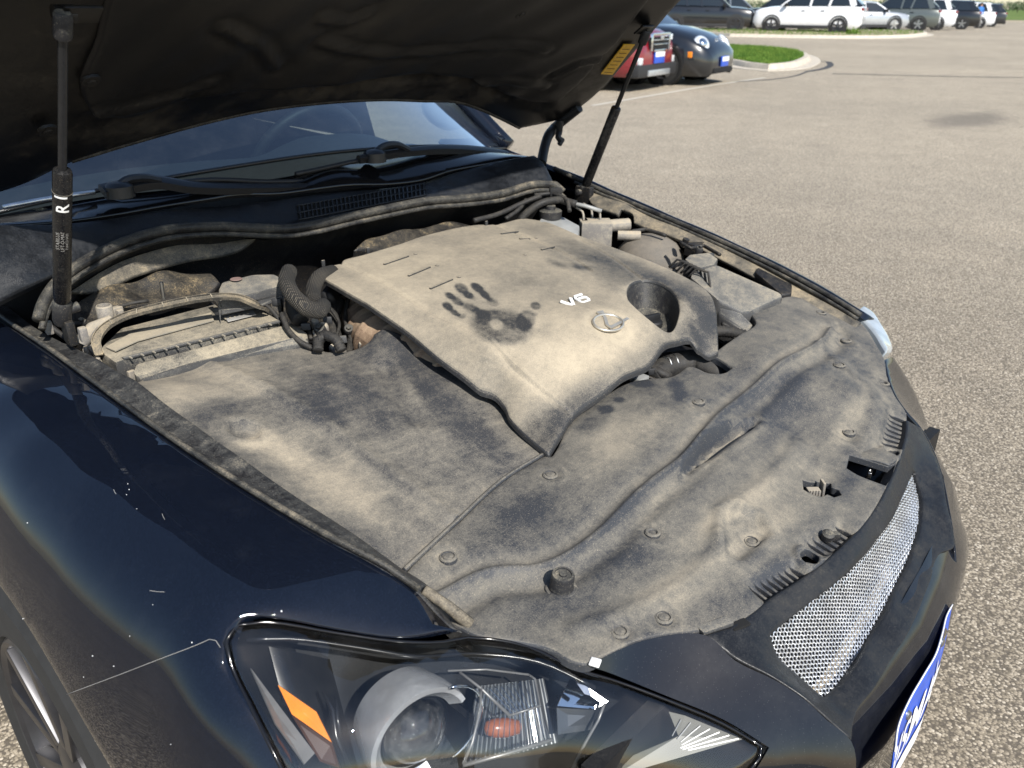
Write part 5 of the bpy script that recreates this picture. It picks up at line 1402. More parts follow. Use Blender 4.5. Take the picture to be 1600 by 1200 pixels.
# lower bumper: swept round the nose
plan = [(.882,-.42),(.855,-.34),(.80,-.255),(.72,-.185),(.62,-.125),(.50,-.078),(.38,-.047),(.25,-.026),(.12,-.014),(0,-.010)]
plan = [(x, y-.006) for (x, y) in plan]
plan = plan+[(-x*.985, y-.010*min(1, abs(x)/.2)) for (x, y) in plan[-2::-1]]
secs = []
for (x, y) in plan:
    zt = .585 if abs(x) < .27 else (.585-.09*sstep(.27, .5, abs(x)))
    nn = nrm(A(x*.9, .35-abs(x)*.05, 0)); row = []
    for (z, d) in [(zt+.014,-.036),(zt,-.014),(zt-.022,.004),(zt-.05,.017),(zt-.09,.022),(.40,.018),(.36,.006),(.30,.010),(.22,-.010),(.18,-.05)]:
        row.append(A(x, y, z)+nn*d)
    secs.append(row)
bum = loft(secs, M['dpaint'], 'front_bumper', car, cap=False)
# plate with its lettering, bent over the bumper
def plate_pt(s, h):       # s: -1..1 over the width (right to left of the car), h: 0 top .. 1 bottom
    tp = [Z(*a) for a in [(1399,1200,.494),(1402,1130,.520),(1412,1105,.523),(1440,1057,.524),(1462,1018,.524),(1472,985,.524),(1478,962,.523),(1487,945,.521)]]
    k = (s+1)/2*(len(PT)-1); i = min(int(k), len(PT)-2); f = k-i
    return PT[i]*(1-f)+PT[i+1]*f+A(.004*h,.003*math.sin(h*math.pi)+.006*h, -.150*h)
PT = spline(ZL([(1397,1175,.545),(1402,1136,.545),(1420,1093,.546),(1442,1055,.546),(1461,1022,.546),(1471,990,.546),(1478,962,.545),(1487,945,.544)]), .008, False)
NS, NH = 40, 10
V = [plate_pt(-1+2*i/NS, j/NH) for j in range(NH+1) for i in range(NS+1)]
Fb = [(j*(NS+1)+i, (j+1)*(NS+1)+i, (j+1)*(NS+1)+i+1, j*(NS+1)+i+1) for j in range(NH) for i in range(NS)]
plate = MB().add(V, [f[::-1] for f in Fb]).build('dealer_plate', M['plateblue'], car, True)
sol = plate.modifiers.new('s', 'SOLIDIFY'); sol.thickness = .0015; sol.offset = 0
def plate_text(text, size, s0, h0, slant, mat, name):
    cu = bpy.data.curves.new('t', 'FONT'); cu.body = text; cu.size = size; cu.shear = slant; cu.align_x = 'LEFT'; cu.offset = .0012
    to = bpy.data.objects.new('t', cu); COL.objects.link(to); bpy.context.view_layer.update()
    me = bpy.data.meshes.new_from_object(to.evaluated_get(bpy.context.evaluated_depsgraph_get()))
    bm = bmesh.new(); bm.from_mesh(me); bmesh.ops.triangulate(bm, faces=bm.faces[:]); bmesh.ops.subdivide_edges(bm, edges=[e for e in bm.edges if e.calc_length() > .012], cuts=2, use_grid_fill=True)
    bm.verts.index_update()
    V = [tuple(v.co) for v in bm.verts]; F_ = [tuple(v.index for v in f.verts) for f in bm.faces]; bm.free()
    bpy.data.objects.remove(to); bpy.data.curves.remove(cu); bpy.data.meshes.remove(me)
    return mesh_obj(name, [plate_pt(s0+x/.155, h0-y/.150)+A(0,.0025,0) for (x, y, z) in V], F_, mat, plate, False)
plate_text('BISMAN', .072, -.95, .58, .25, M['platewhite'], 'lettering')
V = [plate_pt(-1+2*i/NS, h)+A(0,.002,0) for h in (.72, 1.0) for i in range(NS+1)]
MB().add(V, [(i+1, i, NS+1+i, NS+2+i) for i in range(NS)]).build('white_band', M['platewhite'], plate, True)
for s in (-.42, .62):
    MB().lathe([(.007,0),(.006,.003),(0,.004)], plate_pt(s, .17)+A(0,.001,0), (.1,1,.1), 12).build('plate_bolt', M['steel'], plate, True, 40)
MB().tube([p+A(0,.001,.001) for p in PT], .0012, 5).build('plate_edge', M['platewhite'], plate, True)

# ---- right headlight
lnO = ZL([(352,1003,.785),(368,977,.789),(412,972,.787),(525,989,.76),(619,1002,.74),(694,1003,.722),(731,996,.713),(769,999,.708),(825,1010,.70),(900,1045,.685),(953,1061,.669),(1045,1095,.644),(1128,1130,.619),(1190,1166,.595),(1188,1184,.586),(1150,1222,.565),(1050,1290,.52),(900,1360,.49),(760,1400,.48),(640,1400,.50),(560,1370,.55),(482,1280,.648),(434,1190,.706),(398,1118,.734),(362,1042,.764)])
ln_n = nrm(A(.50,.62,.60))
hl_root = panel('headlight_lens', lnO, [Z(700,1110,.705), Z(560,1090,.735), Z(850,1130,.665), Z(800,1250,.60)], M['lens'], car, n=ln_n, step=.012, thick=.014, er=.008, lam=3e-4)
def HL(px, py, deep):
    p = surf('headlight_lens', px, py); d = nrm(p-CAM); return p+d*deep
cen_l = np.mean(np.array(lnO), 0)
ring1 = spline(lnO, .02)
n1 = len(ring1)
V = [p-ln_n*.006 for p in ring1]+[cen_l+(p-cen_l)*.93-ln_n*.045 for p in ring1]+[cen_l+(p-cen_l)*.80-ln_n*.115 for p in ring1]
Fc = [(k*n1+i, k*n1+(i+1) % n1, (k+1)*n1+(i+1) % n1, (k+1)*n1+i) for k in range(2) for i in range(n1)]
Fc.append(tuple(2*n1+i for i in range(n1)))
MB().add(V, Fc).build('lamp_housing', M['hlblack'], hl_root, True, 40)
# rim seal round the lens
MB().tube([p-ln_n*.001 for p in ring1], .0020, 6, closed=True).build('lens_rim', M['gloss'], hl_root, True)
# inner bezel step along the top
bz = [HL(*a) for a in [(385,1000,.012),(450,998,.012),(560,1012,.014),(650,1026,.014),(740,1022,.014),(840,1034,.014),(930,1075,.012)]]
MB().tube(lerp(bz, .02), .003, 6).build('bezel_edge', M['hlblack'], hl_root, True)
# projector
pc = HL(655, 1150, .058); pax = nrm(A(.16,.97,.06)); 
prf = [(.053,-.050),(.060,-.022),(.0625,.000),(.0615,.006),(.056,.007),(.045,-.004)]
ex_ = nrm(A(1,0,0)-pax*pax[0]); ez_ = np.cross(ex_, pax); ez_ = ez_ if ez_[2] > 0 else -ez_
V = []; Fc = []; aa = np.radians(np.linspace(-100, 160, 48))
for a in aa:
    for (r, h) in prf: V.append(pc+r*(math.cos(a)*ex_+math.sin(a)*ez_)+h*pax)
for i in range(len(aa)-1):
    for k in range(len(prf)-1): Fc.append((i*6+k, i*6+k+1, (i+1)*6+k+1, (i+1)*6+k))
MB().add(V, Fc).build('projector_ring', M['chrome3'], hl_root, True, 50)
MB().lathe([(.0425,-.03),(.0435,-.010),(.0415,-.006),(.0400,-.012)], pc, pax, 36).build('projector_collar', M['hlblack'], hl_root, True, 50)
pl = [(0.0365*math.cos(a), .030*math.sin(a)-.012) for a in np.radians(np.linspace(0, 88, 10))]+[(0, .018)]
MB().lathe([(.040,-.03),(.040,-.014),(.0365,-.012)]+pl, pc, pax, 32).build('projector_lens', M['projlens'], hl_root, True)
MB().lathe([(.0365,-.028),(.030,-.040),(.012,-.052),(0,-.054)], pc, pax, 24).build('projector_bowl', M['silver'], hl_root, True)
# flange of clear plastic beside the projector
MB().tube([pc+pax*.012+A(-.028,0,0)+.050*(math.cos(a)*nrm(np.cross(pax, A(0,0,1)))+1.05*math.sin(a)*A(0,0,1)) for a in np.radians(np.linspace(100, 260, 17))], .002, 6).build('clear_flange', M['chrome'], hl_root, True)
# fluted indicator box with bulb
def fl(pts, deep, name, mat, r=None):
    return [HL(a, b, deep) for a, b in pts]
q = fl([(754,1076),(836,1061),(844,1104),(796,1118)], .030, 0, 0)
def fluted(q4, nu, amp, name, mat, nv=2):
    V = []; Fc = []
    nrm_ = nrm(np.cross(q4[1]-q4[0], q4[3]-q4[0]))
    for j in range(nv+1):
        for i in range(nu*4+1):
            u = i/(nu*4); v = j/nv
            p = (q4[0]*(1-u)+q4[1]*u)*(1-v)+(q4[3]*(1-u)+q4[2]*u)*v
            V.append(p+nrm_*amp*math.sin(i/4*2*math.pi))
    m = nu*4+1
    for j in range(nv):
        for i in range(nu*4): Fc.append((j*m+i, j*m+i+1, (j+1)*m+i+1, (j+1)*m+i))
    return MB().add(V, Fc).build(name, mat, hl_root, True)
fluted(q, 9, .0010, 'fluted_reflector', M['hlclear'])
q2 = fl([(752,1080),(844,1104),(862,1158),(724,1194)], .042, 0, 0)
fluted(q2, 14, .0011, 'fluted_reflector', M['hlclear'])
q3 = fl([(745,1072),(850,1060),(872,1160),(722,1200)], .085, 0, 0)
fluted(q3, 10, .0016, 'indicator_bowl', M['bowl'])
MB().tube([HL(a, b, .028) for a, b in [(718,1050),(752,1076),(796,1118)]], .0016, 6).tube([HL(a, b, .028) for a, b in [(752,1076),(750,1110),(738,1160),(724,1194)]], .0016, 6).tube([HL(a, b, .030) for a, b in [(796,1118),(844,1103),(836,1061),(826,1054)]], .0013, 6).tube([HL(a, b, .040) for a, b in [(724,1196),(790,1178),(862,1156)]], .0022, 6).tube([HL(a, b, .020) for a, b in [(700,1048),(760,1046),(826,1054)]], .0012, 6).build('indicator_frame', M['hlgrey'], hl_root, True)
bl = HL(785, 1137, .062)
MB().lathe([(0,-.022),(.007,-.020),(.0105,-.010),(.011,.004),(.008,.020),(0,.024)], bl, nrm(HL(830,1135,.062)-HL(755,1138,.062)), 18).build('indicator_bulb', M['bulb'], hl_root, True)
# bright wedge at the inner end
def polyf(pts, name, mat, parent=hl_root, th=.002):
    n = len(pts); c = np.mean(np.array(pts), 0); nr = nrm(np.cross(pts[1]-pts[0], pts[2]-pts[0])); nr = nr if nr@(CAM-c) > 0 else -nr
    V = list(pts)+[p-nr*th for p in pts]; F_ = [tuple(range(n)), tuple(reversed(range(n, 2*n)))]+[(i, n+i, n+(i+1) % n, (i+1) % n) for i in range(n)]
    o = MB().add(V, F_).build(name, mat, parent)
    bm = bmesh.new(); bm.from_mesh(o.data); bmesh.ops.recalc_face_normals(bm, faces=bm.faces[:]); bm.to_mesh(o.data); bm.free(); return o
polyf([HL(871,1103,.05), HL(893,1056,.05), HL(920,1075,.05), HL(950,1096,.045), HL(930,1108,.05)], 'bright_wedge', M['chrome'])
polyf([HL(870,1106,.055), HL(930,1110,.05), HL(925,1140,.06), HL(872,1148,.06)], 'bright_wedge', M['bowl'])
MB().tube([HL(945,1098,.03), HL(935,1125,.035), HL(915,1160,.045), HL(895,1200,.05)], .0018, 6).build('wedge_edge', M['hlgrey'], hl_root, True)
# grey trim and amber side reflector at the outer end
polyf([HL(392,1044,.02), HL(492,1177,.03), HL(476,1194,.02), HL(430,1130,.015)], 'side_trim', M['hlgrey'])
am = fl([(434,1070),(494,1112),(518,1160),(456,1116)], .03, 0, 0)
amb = polyf(am, 'amber_reflector', M['amber'])
polyf([HL(456,1118,.032), HL(518,1162,.032), HL(530,1200,.035), HL(500,1190,.03)], 'side_trim', M['amberdark'])
MB().tube([HL(a, b, .03) for a, b in [(505,1080),(520,1110),(525,1150),(545,1200)]], .0025, 6).tube([HL(a, b, .03) for a, b in [(525,1088),(527,1120),(532,1155)]], .0018, 6).build('bezel_rib', M['hlblack'], hl_root, True)
# curved black shroud between reflector and projector
V = []; nn_ = 9
for j in range(nn_):
    for i in range(nn_):
        u = i/(nn_-1); v = j/(nn_-1); px = 420+95*u+60*v; py = 1010+20*u+230*v; V.append(HL(px, min(py, 1270), .05+.07*u*u+.03*v))
MB().add(V, [(j*nn_+i, j*nn_+i+1, (j+1)*nn_+i+1, (j+1)*nn_+i) for j in range(nn_-1) for i in range(nn_-1)]).build('inner_shroud', M['hlblack'], hl_root, True)
# clear ribbed marker strip along the lower edge
mk = fl([(1045,1112),(1070,1118),(1160,1155),(1062,1182),(955,1215),(990,1180),(1060,1150)], .010, 0, 0)
polyf(mk, 'marker_strip', M['marker'])
for i in range(7):
    u = i/6
    MB().tube([HL(1066+90*u-2, 1124+30*u, .008), HL(1050+60*u-60*u*u, 1150+28*u, .008)], .0008, 4).build('marker_rib', M['hlgrey'], hl_root)
lmL = panel('headlight_lens', ZL([(1341,487,.770),(1352,500,.762),(1372,523,.752),(1387,548,.740),(1396,545,.726),(1393,531,.735),(1379,506,.752),(1366,487,.764),(1350,476,.774)]), [], M['lensL'], car, n=(-.4,.3,.8), step=.008, thick=.07, er=.006, lam=3e-4)
# ---- wheels
def wheel(side, yc, zc=.325, xc=.80):
    c = A(side*xc, yc, zc); ax = A(side, 0, 0)
    w = MB().lathe([(.225,-.105),(.30,-.11),(.318,-.095),(.324,-.06),(.325,0),(.324,.055),(.317,.082),(.300,.095),(.26,.098),(.232,.092),(.225,.080)], c, ax, 56, cap=False).build('wheel', M['tyre'], car, True, 30)
    MB().lathe([(.228,.086),(.222,.092),(.214,.086),(.208,.06),(.205,-.05),(.228,-.10)], c, ax, 48, cap=False).build('rim', M['rim'], w, True, 40)
    for k in range(5):
        for s in (-1, 1):
            a = 2*math.pi*k/5+s*.16+.2; a2 = 2*math.pi*k/5+s*.30+.2
            d1 = A(0, math.cos(a), math.sin(a)); d2 = A(0, math.cos(a2), math.sin(a2))
            p, q = c+d1*.05+ax*.07, c+d2*.215+ax*.078
            MB().box((p+q)/2, (np.linalg.norm(q-p), .026, .022), (q-p, np.cross(ax, q-p), ax), .004).build('spoke', M['rim'], w, True, 40)
    MB().lathe([(.065,.03),(.062,.075),(.045,.082),(0,.084)], c, ax, 24).lathe([(.16,-.06),(.16,-.035),(.05,-.03)], c, ax, 30).build('hub', M['rim'], w, True, 40)
    return w
wheel(1, -.885); wheel(-1, -.885); wheel(1, -3.615); wheel(-1, -3.615)
for s_ in (1, -1):
    MB().lathe([(.37,-.20),(.372,.085)], A(s_*.80,-.885,.325), A(s_,0,0), 40, cap=False).build('wheel_arch', M['under'], car, True)
# ------------------------------------------------------------------ the parking lot
HV = np.array([math.sin(HEAD), math.cos(HEAD)]); HR = np.array([math.cos(HEAD), -math.sin(HEAD)])
_gd = [0, 8, 16, 20, 24, 31, 36, 44, 52, 62, 74, 120, 2000]; _gz = [0, 0, 0, 0, .01, .09, .14, .20, .16, .06, -.04, 0, 0]
def gz(x, y):
    d = (x-CAM[0])*HV[0]+(y-CAM[1])*HV[1]
    z = np.interp(d, _gd, _gz)
    z2 = (np.interp(d-1.5, _gd, _gz)+np.interp(d+1.5, _gd, _gz))/2
    return (z+z2)/2
def GP(px, depth, py=30):
    d = ray(px, py); h = d[0]*HV[0]+d[1]*HV[1]; p = CAM+d*depth/h
    return A(p[0], p[1], float(gz(p[0], p[1])))
def grid_sheet(name, d0, d1, l0, l1, nd, nl, lift, mat, geo=True):
    ds = np.geomspace(max(d0+12, 1), d1+12, nd)-12 if geo else np.linspace(d0, d1, nd)
    V = []; Fc = []
    for d in ds:
        w = max(12., abs(d)*1.0)
        for t in np.linspace(l0, l1, nl):
            x = CAM[0]+HV[0]*d+HR[0]*t*w; y = CAM[1]+HV[1]*d+HR[1]*t*w
            V.append((x, y, float(gz(x, y))+lift))
    for i in range(nd-1):
        for j in range(nl-1): Fc.append((i*nl+j, i*nl+j+1, (i+1)*nl+j+1, (i+1)*nl+j))
    o = mesh_obj(name, V, Fc, mat, None, True)
    bm = bmesh.new(); bm.from_mesh(o.data); bmesh.ops.recalc_face_normals(bm, faces=bm.faces[:])
    if bm.faces[0].normal.z < 0: bmesh.ops.reverse_faces(bm, faces=bm.faces[:])
    bm.to_mesh(o.data); bm.free()
    return o
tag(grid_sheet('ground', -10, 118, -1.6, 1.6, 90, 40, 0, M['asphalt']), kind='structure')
tag(grid_sheet('field', 117, 3000, -2.2, 2.2, 40, 30, -.03, M['field']), kind='structure')
tag(grid_sheet('verge', 106, 119, -1.4, 1.4, 4, 20, .01, M['dirt']), kind='structure')
def strip(name, pts, w, lift, mat, label=None, cat=None, kind=None):
    P = spline([A(*p) for p in pts], .5, False); V = []; Fc = []
    for i, p in enumerate(P):
        t = P[min(i+1, len(P)-1)]-P[max(i-1, 0)]; t = t/np.linalg.norm(t); s = A(-t[1], t[0])
        ww = w if not callable(w) else w(i/len(P))
        for k in (-1, 1):
            q = p[:2]+s*ww/2*k; V.append((q[0], q[1], float(gz(q[0], q[1]))+lift))
    for i in range(len(P)-1): Fc.append((2*i, 2*i+1, 2*i+3, 2*i+2))
    o = mesh_obj(name, V, Fc, mat, None, False)
    bm = bmesh.new(); bm.from_mesh(o.data); bmesh.ops.recalc_face_normals(bm, faces=bm.faces[:])
    if bm.faces[0].normal.z < 0: bmesh.ops.reverse_faces(bm, faces=bm.faces[:])
    bm.to_mesh(o.data); bm.free()
    return tag(o, label, cat, kind=kind)
def gpix(px, py):
    """ground under a picture point, on the uneven lot"""
    d = ray(px, py); lo, hi = 1.0, 400.
    t = None
    for t in np.geomspace(2, 300, 900):
        p = CAM+d*t
        if p[2] <= gz(p[0], p[1]): return p[:2]
    return p[:2]
strip('parking_line', [gpix(*a) for a in [(925,166),(1000,153),(1100,136),(1195,122)]], .11, .005, M['lineworn'], kind='structure')
strip('tar_seam', [gpix(*a) for a in [(1300,116),(1400,118),(1480,120),(1600,122)]], .10, .005, M['tar'], kind='structure')
strip('tar_seam', [gpix(*a) for a in [(1262,112),(1285,108),(1298,102),(1294,97),(1275,96)]], .16, .006, M['tar'], kind='structure')
strip('tar_seam', [gpix(*a) for a in [(1150,128),(1190,126),(1235,121),(1262,112)]], .07, .005, M['tar'], kind='structure')
def island(name, outline, kerb_h, label, gmat, group=None, blades=0, kw=.17):
    root = empty(name, (0, 0, 0))
    c = np.mean(np.array(outline), 0); g0 = float(gz(c[0], c[1])); root.location = (c[0], c[1], g0)
    bpy.context.view_layer.update()
    tag(root, label, 'kerb island', group)
    P = spline([A(*p) for p in outline], .35, True, 60); n = len(P)
    ar = sum(P[i][0]*P[(i+1) % n][1]-P[(i+1) % n][0]*P[i][1] for i in range(n))
    V = []; Fc = []
    inner = []
    for i, p in enumerate(P):
        t = nrm(P[(i+1) % n]-P[i-1]); s = A(-t[1], t[0])*(1 if ar > 0 else -1); g = float(gz(p[0], p[1]))
        for (o_, z) in ((-.30, .004), (-.29, .02), (-.02, .025), (0.02, kerb_h-.02), (.04, kerb_h), (kw, kerb_h), (kw, kerb_h-.08)):
            V.append((p[0]+s[0]*o_, p[1]+s[1]*o_, g+z))
        inner.append((p[0]+s[0]*kw, p[1]+s[1]*kw))
    m = 7
    for i in range(n):
        j = (i+1) % n
        for k in range(m-1): Fc.append((i*m+k, i*m+k+1, j*m+k+1, j*m+k))
    o = mesh_obj('kerb', V, Fc, M['concrete'], root, True)
    bm = bmesh.new(); bm.from_mesh(o.data); bmesh.ops.recalc_face_normals(bm, faces=bm.faces[:])
    for e in bm.edges:
        if len(e.link_faces) == 2 and e.calc_face_angle(0) > .6: e.smooth = False
    bm.to_mesh(o.data); bm.free()
    soil = [A(x, y, float(gz(x, y))+kerb_h-.02) for x, y in inner]
    panel('soil', soil, [], M['dirt'] if gmat is None else gmat, root, step=.5, thick=.01, er=0, lam=1e-2)
    if blades:
        q = np.array(inner); lo = q.min(0); hi = q.max(0); V = []; Fc = []
        pts = RNG.uniform(lo, hi, (blades*3, 2)); pts = pts[inpoly(pts, q)][:blades]
        for (x, y) in pts:
            a = RNG.uniform(0, 6.28); h = RNG.uniform(.05, .12); w = RNG.uniform(.006, .014); g = float(gz(x, y))+kerb_h-.03
            b = len(V); V += [(x-math.cos(a)*w, y-math.sin(a)*w, g), (x+math.cos(a)*w, y+math.sin(a)*w, g), (x+RNG.normal(0, .03), y+RNG.normal(0, .03), g+h)]; Fc.append((b, b+1, b+2))
        tag(mesh_obj('grass', V, Fc, M['grass'], root, False), kind='stuff')
    return root
isl = [gpix(*a) for a in [(1100,96),(1145,103),(1165,107),(1200,111),(1235,108),(1258,101),(1264,94),(1250,87),(1215,82),(1175,79),(1130,77),(1080,80)]]
island('kerb_island', isl, .14, 'pale concrete kerb island filled with mown green grass', M['field'], blades=26000)
i2 = [gpix(*a) for a in [(1100,54),(1140,58),(1250,60),(1340,61),(1400,60),(1440,57),(1448,54),(1430,51.5),(1340,50.5),(1250,50),(1140,48.5),(1090,48)]]
island('kerb_median', i2, .13, 'long concrete kerb median with patchy dry grass', M['dirt'], blades=5000)
def weed(px, py, h, n, label):
    p = gpix(px, py); g = float(gz(*p)); V = []; Fc = []
    for k in range(n):
        a = RNG.uniform(0, 6.28); l = RNG.uniform(.3, 1)*h; b = len(V); sx, sy = math.cos(a), math.sin(a)
        base = A(p[0]+RNG.normal(0, .18), p[1]+RNG.normal(0, .18), g+.10)
        tip = base+A(sx*l*.6, sy*l*.6, l); w = .02
        V += [tuple(base+A(-sy*w, sx*w, 0)), tuple(base+A(sy*w, -sx*w, 0)), tuple(base*.5+tip*.5+A(-sy*w, sx*w, .04)), tuple(base*.5+tip*.5+A(sy*w, -sx*w, .04)), tuple(tip)]
        Fc += [(b, b+1, b+3, b+2), (b+2, b+3, b+4)]
    tag(mesh_obj('weed', V, Fc, M['grass'], None, False), label, 'plant')
weed(1332, 57, .34, 40, 'leafy weed clump at the kerb of the long median')
weed(1297, 49.5, .20, 30, 'pale weed tuft beside the white utility vehicle')

# ---- generic parked vehicle: x forward, z up, built at its front-centre on the ground
def vehicle(name, label, cat, p, yaw, body, spec, group=None):
    root = empty(name, (0, 0, 0)); tag(root, label, cat, group)
    S = spec; L = S['L']; W = S['W']/2
    def loft_y(secs, mat, nm, parent=root, cap=True): 
        n = len(secs[0]); V = [q for s in secs for q in s]; Fc = []
        for i in range(len(secs)-1):
            for k in range(n-1): Fc.append((i*n+k, (i+1)*n+k, (i+1)*n+k+1, i*n+k+1))
        if cap: Fc += [tuple(range(n)), tuple(reversed([(len(secs)-1)*n+k for k in range(n)]))]
        o = MB().add(V, Fc).build(nm, mat, parent, True, 38)
        bm = bmesh.new(); bm.from_mesh(o.data); bmesh.ops.recalc_face_normals(bm, faces=bm.faces[:])
        for e in bm.edges:
            if len(e.link_faces) == 2: e.smooth = e.calc_face_angle(0) < math.radians(38)
        bm.to_mesh(o.data); bm.free(); return o
    # lower body
    secs = []
    for (x, zt, wf) in S['body']:
        w = W*wf; zb = S['zb']+(.06 if x in (S['body'][0][0], S['body'][-1][0]) else 0)
        h = [(w*.90, zb), (w*.985, zb+.10), (w, zb+.25*(zt-zb)+.08), (w*1.0, zb+.62*(zt-zb)), (w*.965, zb+.88*(zt-zb)), (w*.88, zt-.015), (w*.5, zt+.02*S.get('dome', 1)), (0, zt+.03*S.get('dome', 1))]
        ring = [A(-x, y, z) for (y, z) in h]+[A(-x, -y, z) for (y, z) in reversed(h[:-1])]
        secs.append(ring)
    loft_y(secs, body, 'body')
    # greenhouse of dark glass with painted roof and pillars
    secs = []; rsec = []
    for (x, zb_, zr, wb, wr) in S['house']:
        secs.append([A(-x, W*wb, zb_), A(-x, W*wr, zr), A(-x, W*wr*.6, zr+.015), A(-x, -W*wr*.6, zr+.015), A(-x, -W*wr, zr), A(-x, -W*wb, zb_)])
    loft_y(secs, M['carglass'], 'glasshouse')
    hs_ = S['house']
    for (x, zb_, zr, wb, wr) in S['roof']:
        rsec.append([A(-x, W*wr*1.03, zr-.05), A(-x, W*wr*1.02, zr), A(-x, W*wr*.7, zr+.035), A(-x, 0, zr+.045), A(-x, -W*wr*.7, zr+.035), A(-x, -W*wr*1.02, zr), A(-x, -W*wr*1.03, zr-.05)])
    loft_y(rsec, body, 'roof')
    for (x0, z0, x1, z1, wdt) in S['pillars']:
        for s in (1, -1):
            k0 = np.interp(x0, [h[0] for h in hs_], [h[3] for h in hs_]); k1 = np.interp(x1, [h[0] for h in hs_], [h[4] for h in hs_])
            p0 = A(-x0, s*W*k0, z0); p1 = A(-x1, s*W*k1, z1)
            MB().box((p0+p1)/2+A(0, s*.006, 0), (np.linalg.norm(p1-p0)+.02, wdt, .03), (p1-p0, A(1, 0, 0)-nrm(p1-p0)*nrm(p1-p0)[0], A(0, 1, .2))).build('pillar', body, root)
    # wheels
    for xw in S['wheels']:
        for s in (1, -1):
            c = A(-xw, s*(W-.12), S['wr']); ax = A(0, s, 0); R_ = S['wr']
            MB().lathe([(R_*1.17, -.10), (R_*1.17, .125), (R_*1.0, .128)], c+A(0, 0, .02), ax, 28, cap=False).build('wheel_arch', M['under'] if not S.get('clad') else M['cladding'], root, True, 40)
            w = MB().lathe([(R_*.68, -.09), (R_*.96, -.10), (R_, -.07), (R_, .09), (R_*.95, .122), (R_*.70, .132)], c, ax, 30, cap=False).build('wheel', M['tyre'], root, True, 40)
            rm = S.get('rimmat', M['alloy'])
            MB().lathe([(R_*.70, .132), (R_*.66, .135), (R_*.60, .10), (R_*.2, .085), (0, .085)], c, ax, 26, cap=False).build('rim', M['rim'], w, True, 40)
            for k in range(5):
                a = 2*math.pi*k/5+.3; d = A(math.cos(a), 0, math.sin(a))
                MB().box(c+d*R_*.36+ax*.118, (R_*.60, .07, .02), (d, np.cross(ax, d), ax)).build('spoke', rm, w)
    if S.get('clad'):
        for s in (1, -1):
            MB().box((-(S['wheels'][0]+S['wheels'][1])/2, s*(W-.01), S['zb']+.07), (S['wheels'][1]-S['wheels'][0]-S['wr']*2.3, .04, .15), None, .015).build('sill', M['cladding'], root, True, 40)
        MB().box((-.10, 0, S['zb']+.10), (.25, W*1.75, .22), None, .05).build('bumper', M['cladding'], root, True, 40)
        MB().box((-L+.08, 0, S['zb']+.10), (.24, W*1.8, .22), None, .05).build('bumper', M['cladding'], root, True, 40)
    for (kind, x, y, z, sx, sy, sz, mat) in S.get('extras', ()):
        for s in ((1, -1) if y != 0 else (1,)):
            MB().box((-x, s*y, z), (sx, sy, sz), None, min(sx, sy, sz)*.3).build(kind, mat, root, True, 40)
    root.location = tuple(p); root.rotation_euler = (0, 0, yaw)
    return root
def suvspec(h=1.70, L=4.8, W=1.95, body=None, clad=True, rim=None, nose=None):
    k = h/1.66; f = lambda z: .24+(z-.24)*k
    nose = nose or [(0, .72, .80), (.10, .92, .88), (.30, .99, .95), (.8, 1.06, .99)]
    return dict(L=L, W=W, zb=.24, clad=clad, wr=.375, wheels=(.93, L-1.02), rimmat=rim or M['alloy'],
        body=[(x, f(z), w) for (x, z, w) in nose]+[(1.45, f(1.10), 1.0), (2.6, f(1.12), 1.0), (L-.7, f(1.14), .99), (L-.15, f(1.12), .95), (L, f(1.02), .90)],
        house=[(1.25, f(1.09), f(1.10), .90, .86), (1.6, f(1.10), f(1.37), .91, .80), (2.0, f(1.11), h-.05, .92, .74), (2.8, f(1.12), h-.02, .93, .75), (L-.75, f(1.13), h-.05, .92, .73), (L-.12, f(1.10), f(1.18), .88, .82)],
        roof=[(1.95, 0, h-.06, 0, .74), (2.3, 0, h-.02, 0, .75), (3.2, 0, h, 0, .75), (L-.75, 0, h-.04, 0, .73), (L-.45, 0, h-.07, 0, .72)],
        pillars=[(1.30, f(1.09), 2.02, h-.06, .07), (2.65, f(1.1), 2.72, h-.04, .09), (L-1.55, f(1.1), L-1.40, h-.04, .09), (L-.45, f(1.12), L-.72, h-.06, .26)],
        extras=[('headlight', .17, W*.33, f(.86), .20, .30, .11, M['lamp']), ('grille', .00, 0, f(.78), .06, W*.42, .20, M['under']), ('tail_lamp', L-.05, W*.38, f(1.0), .14, .30, .14, M['tail']), ('number_plate', -.02, 0, .55, .03, .42, .20, M['plateblue']), ('mirror', 1.55, W*.53, f(1.14), .16, .20, .14, M['under']), ('number_plate', L+.01, 0, f(.80), .03, .42, .18, M['platewhite']), ('door_handle', 2.35, W*.495, f(.92), .18, .03, .035, M['under']), ('door_handle', 3.25, W*.495, f(.93), .18, .03, .035, M['under'])])
yawR = math.atan2(.985, -.17)                      # cars parked nose towards us
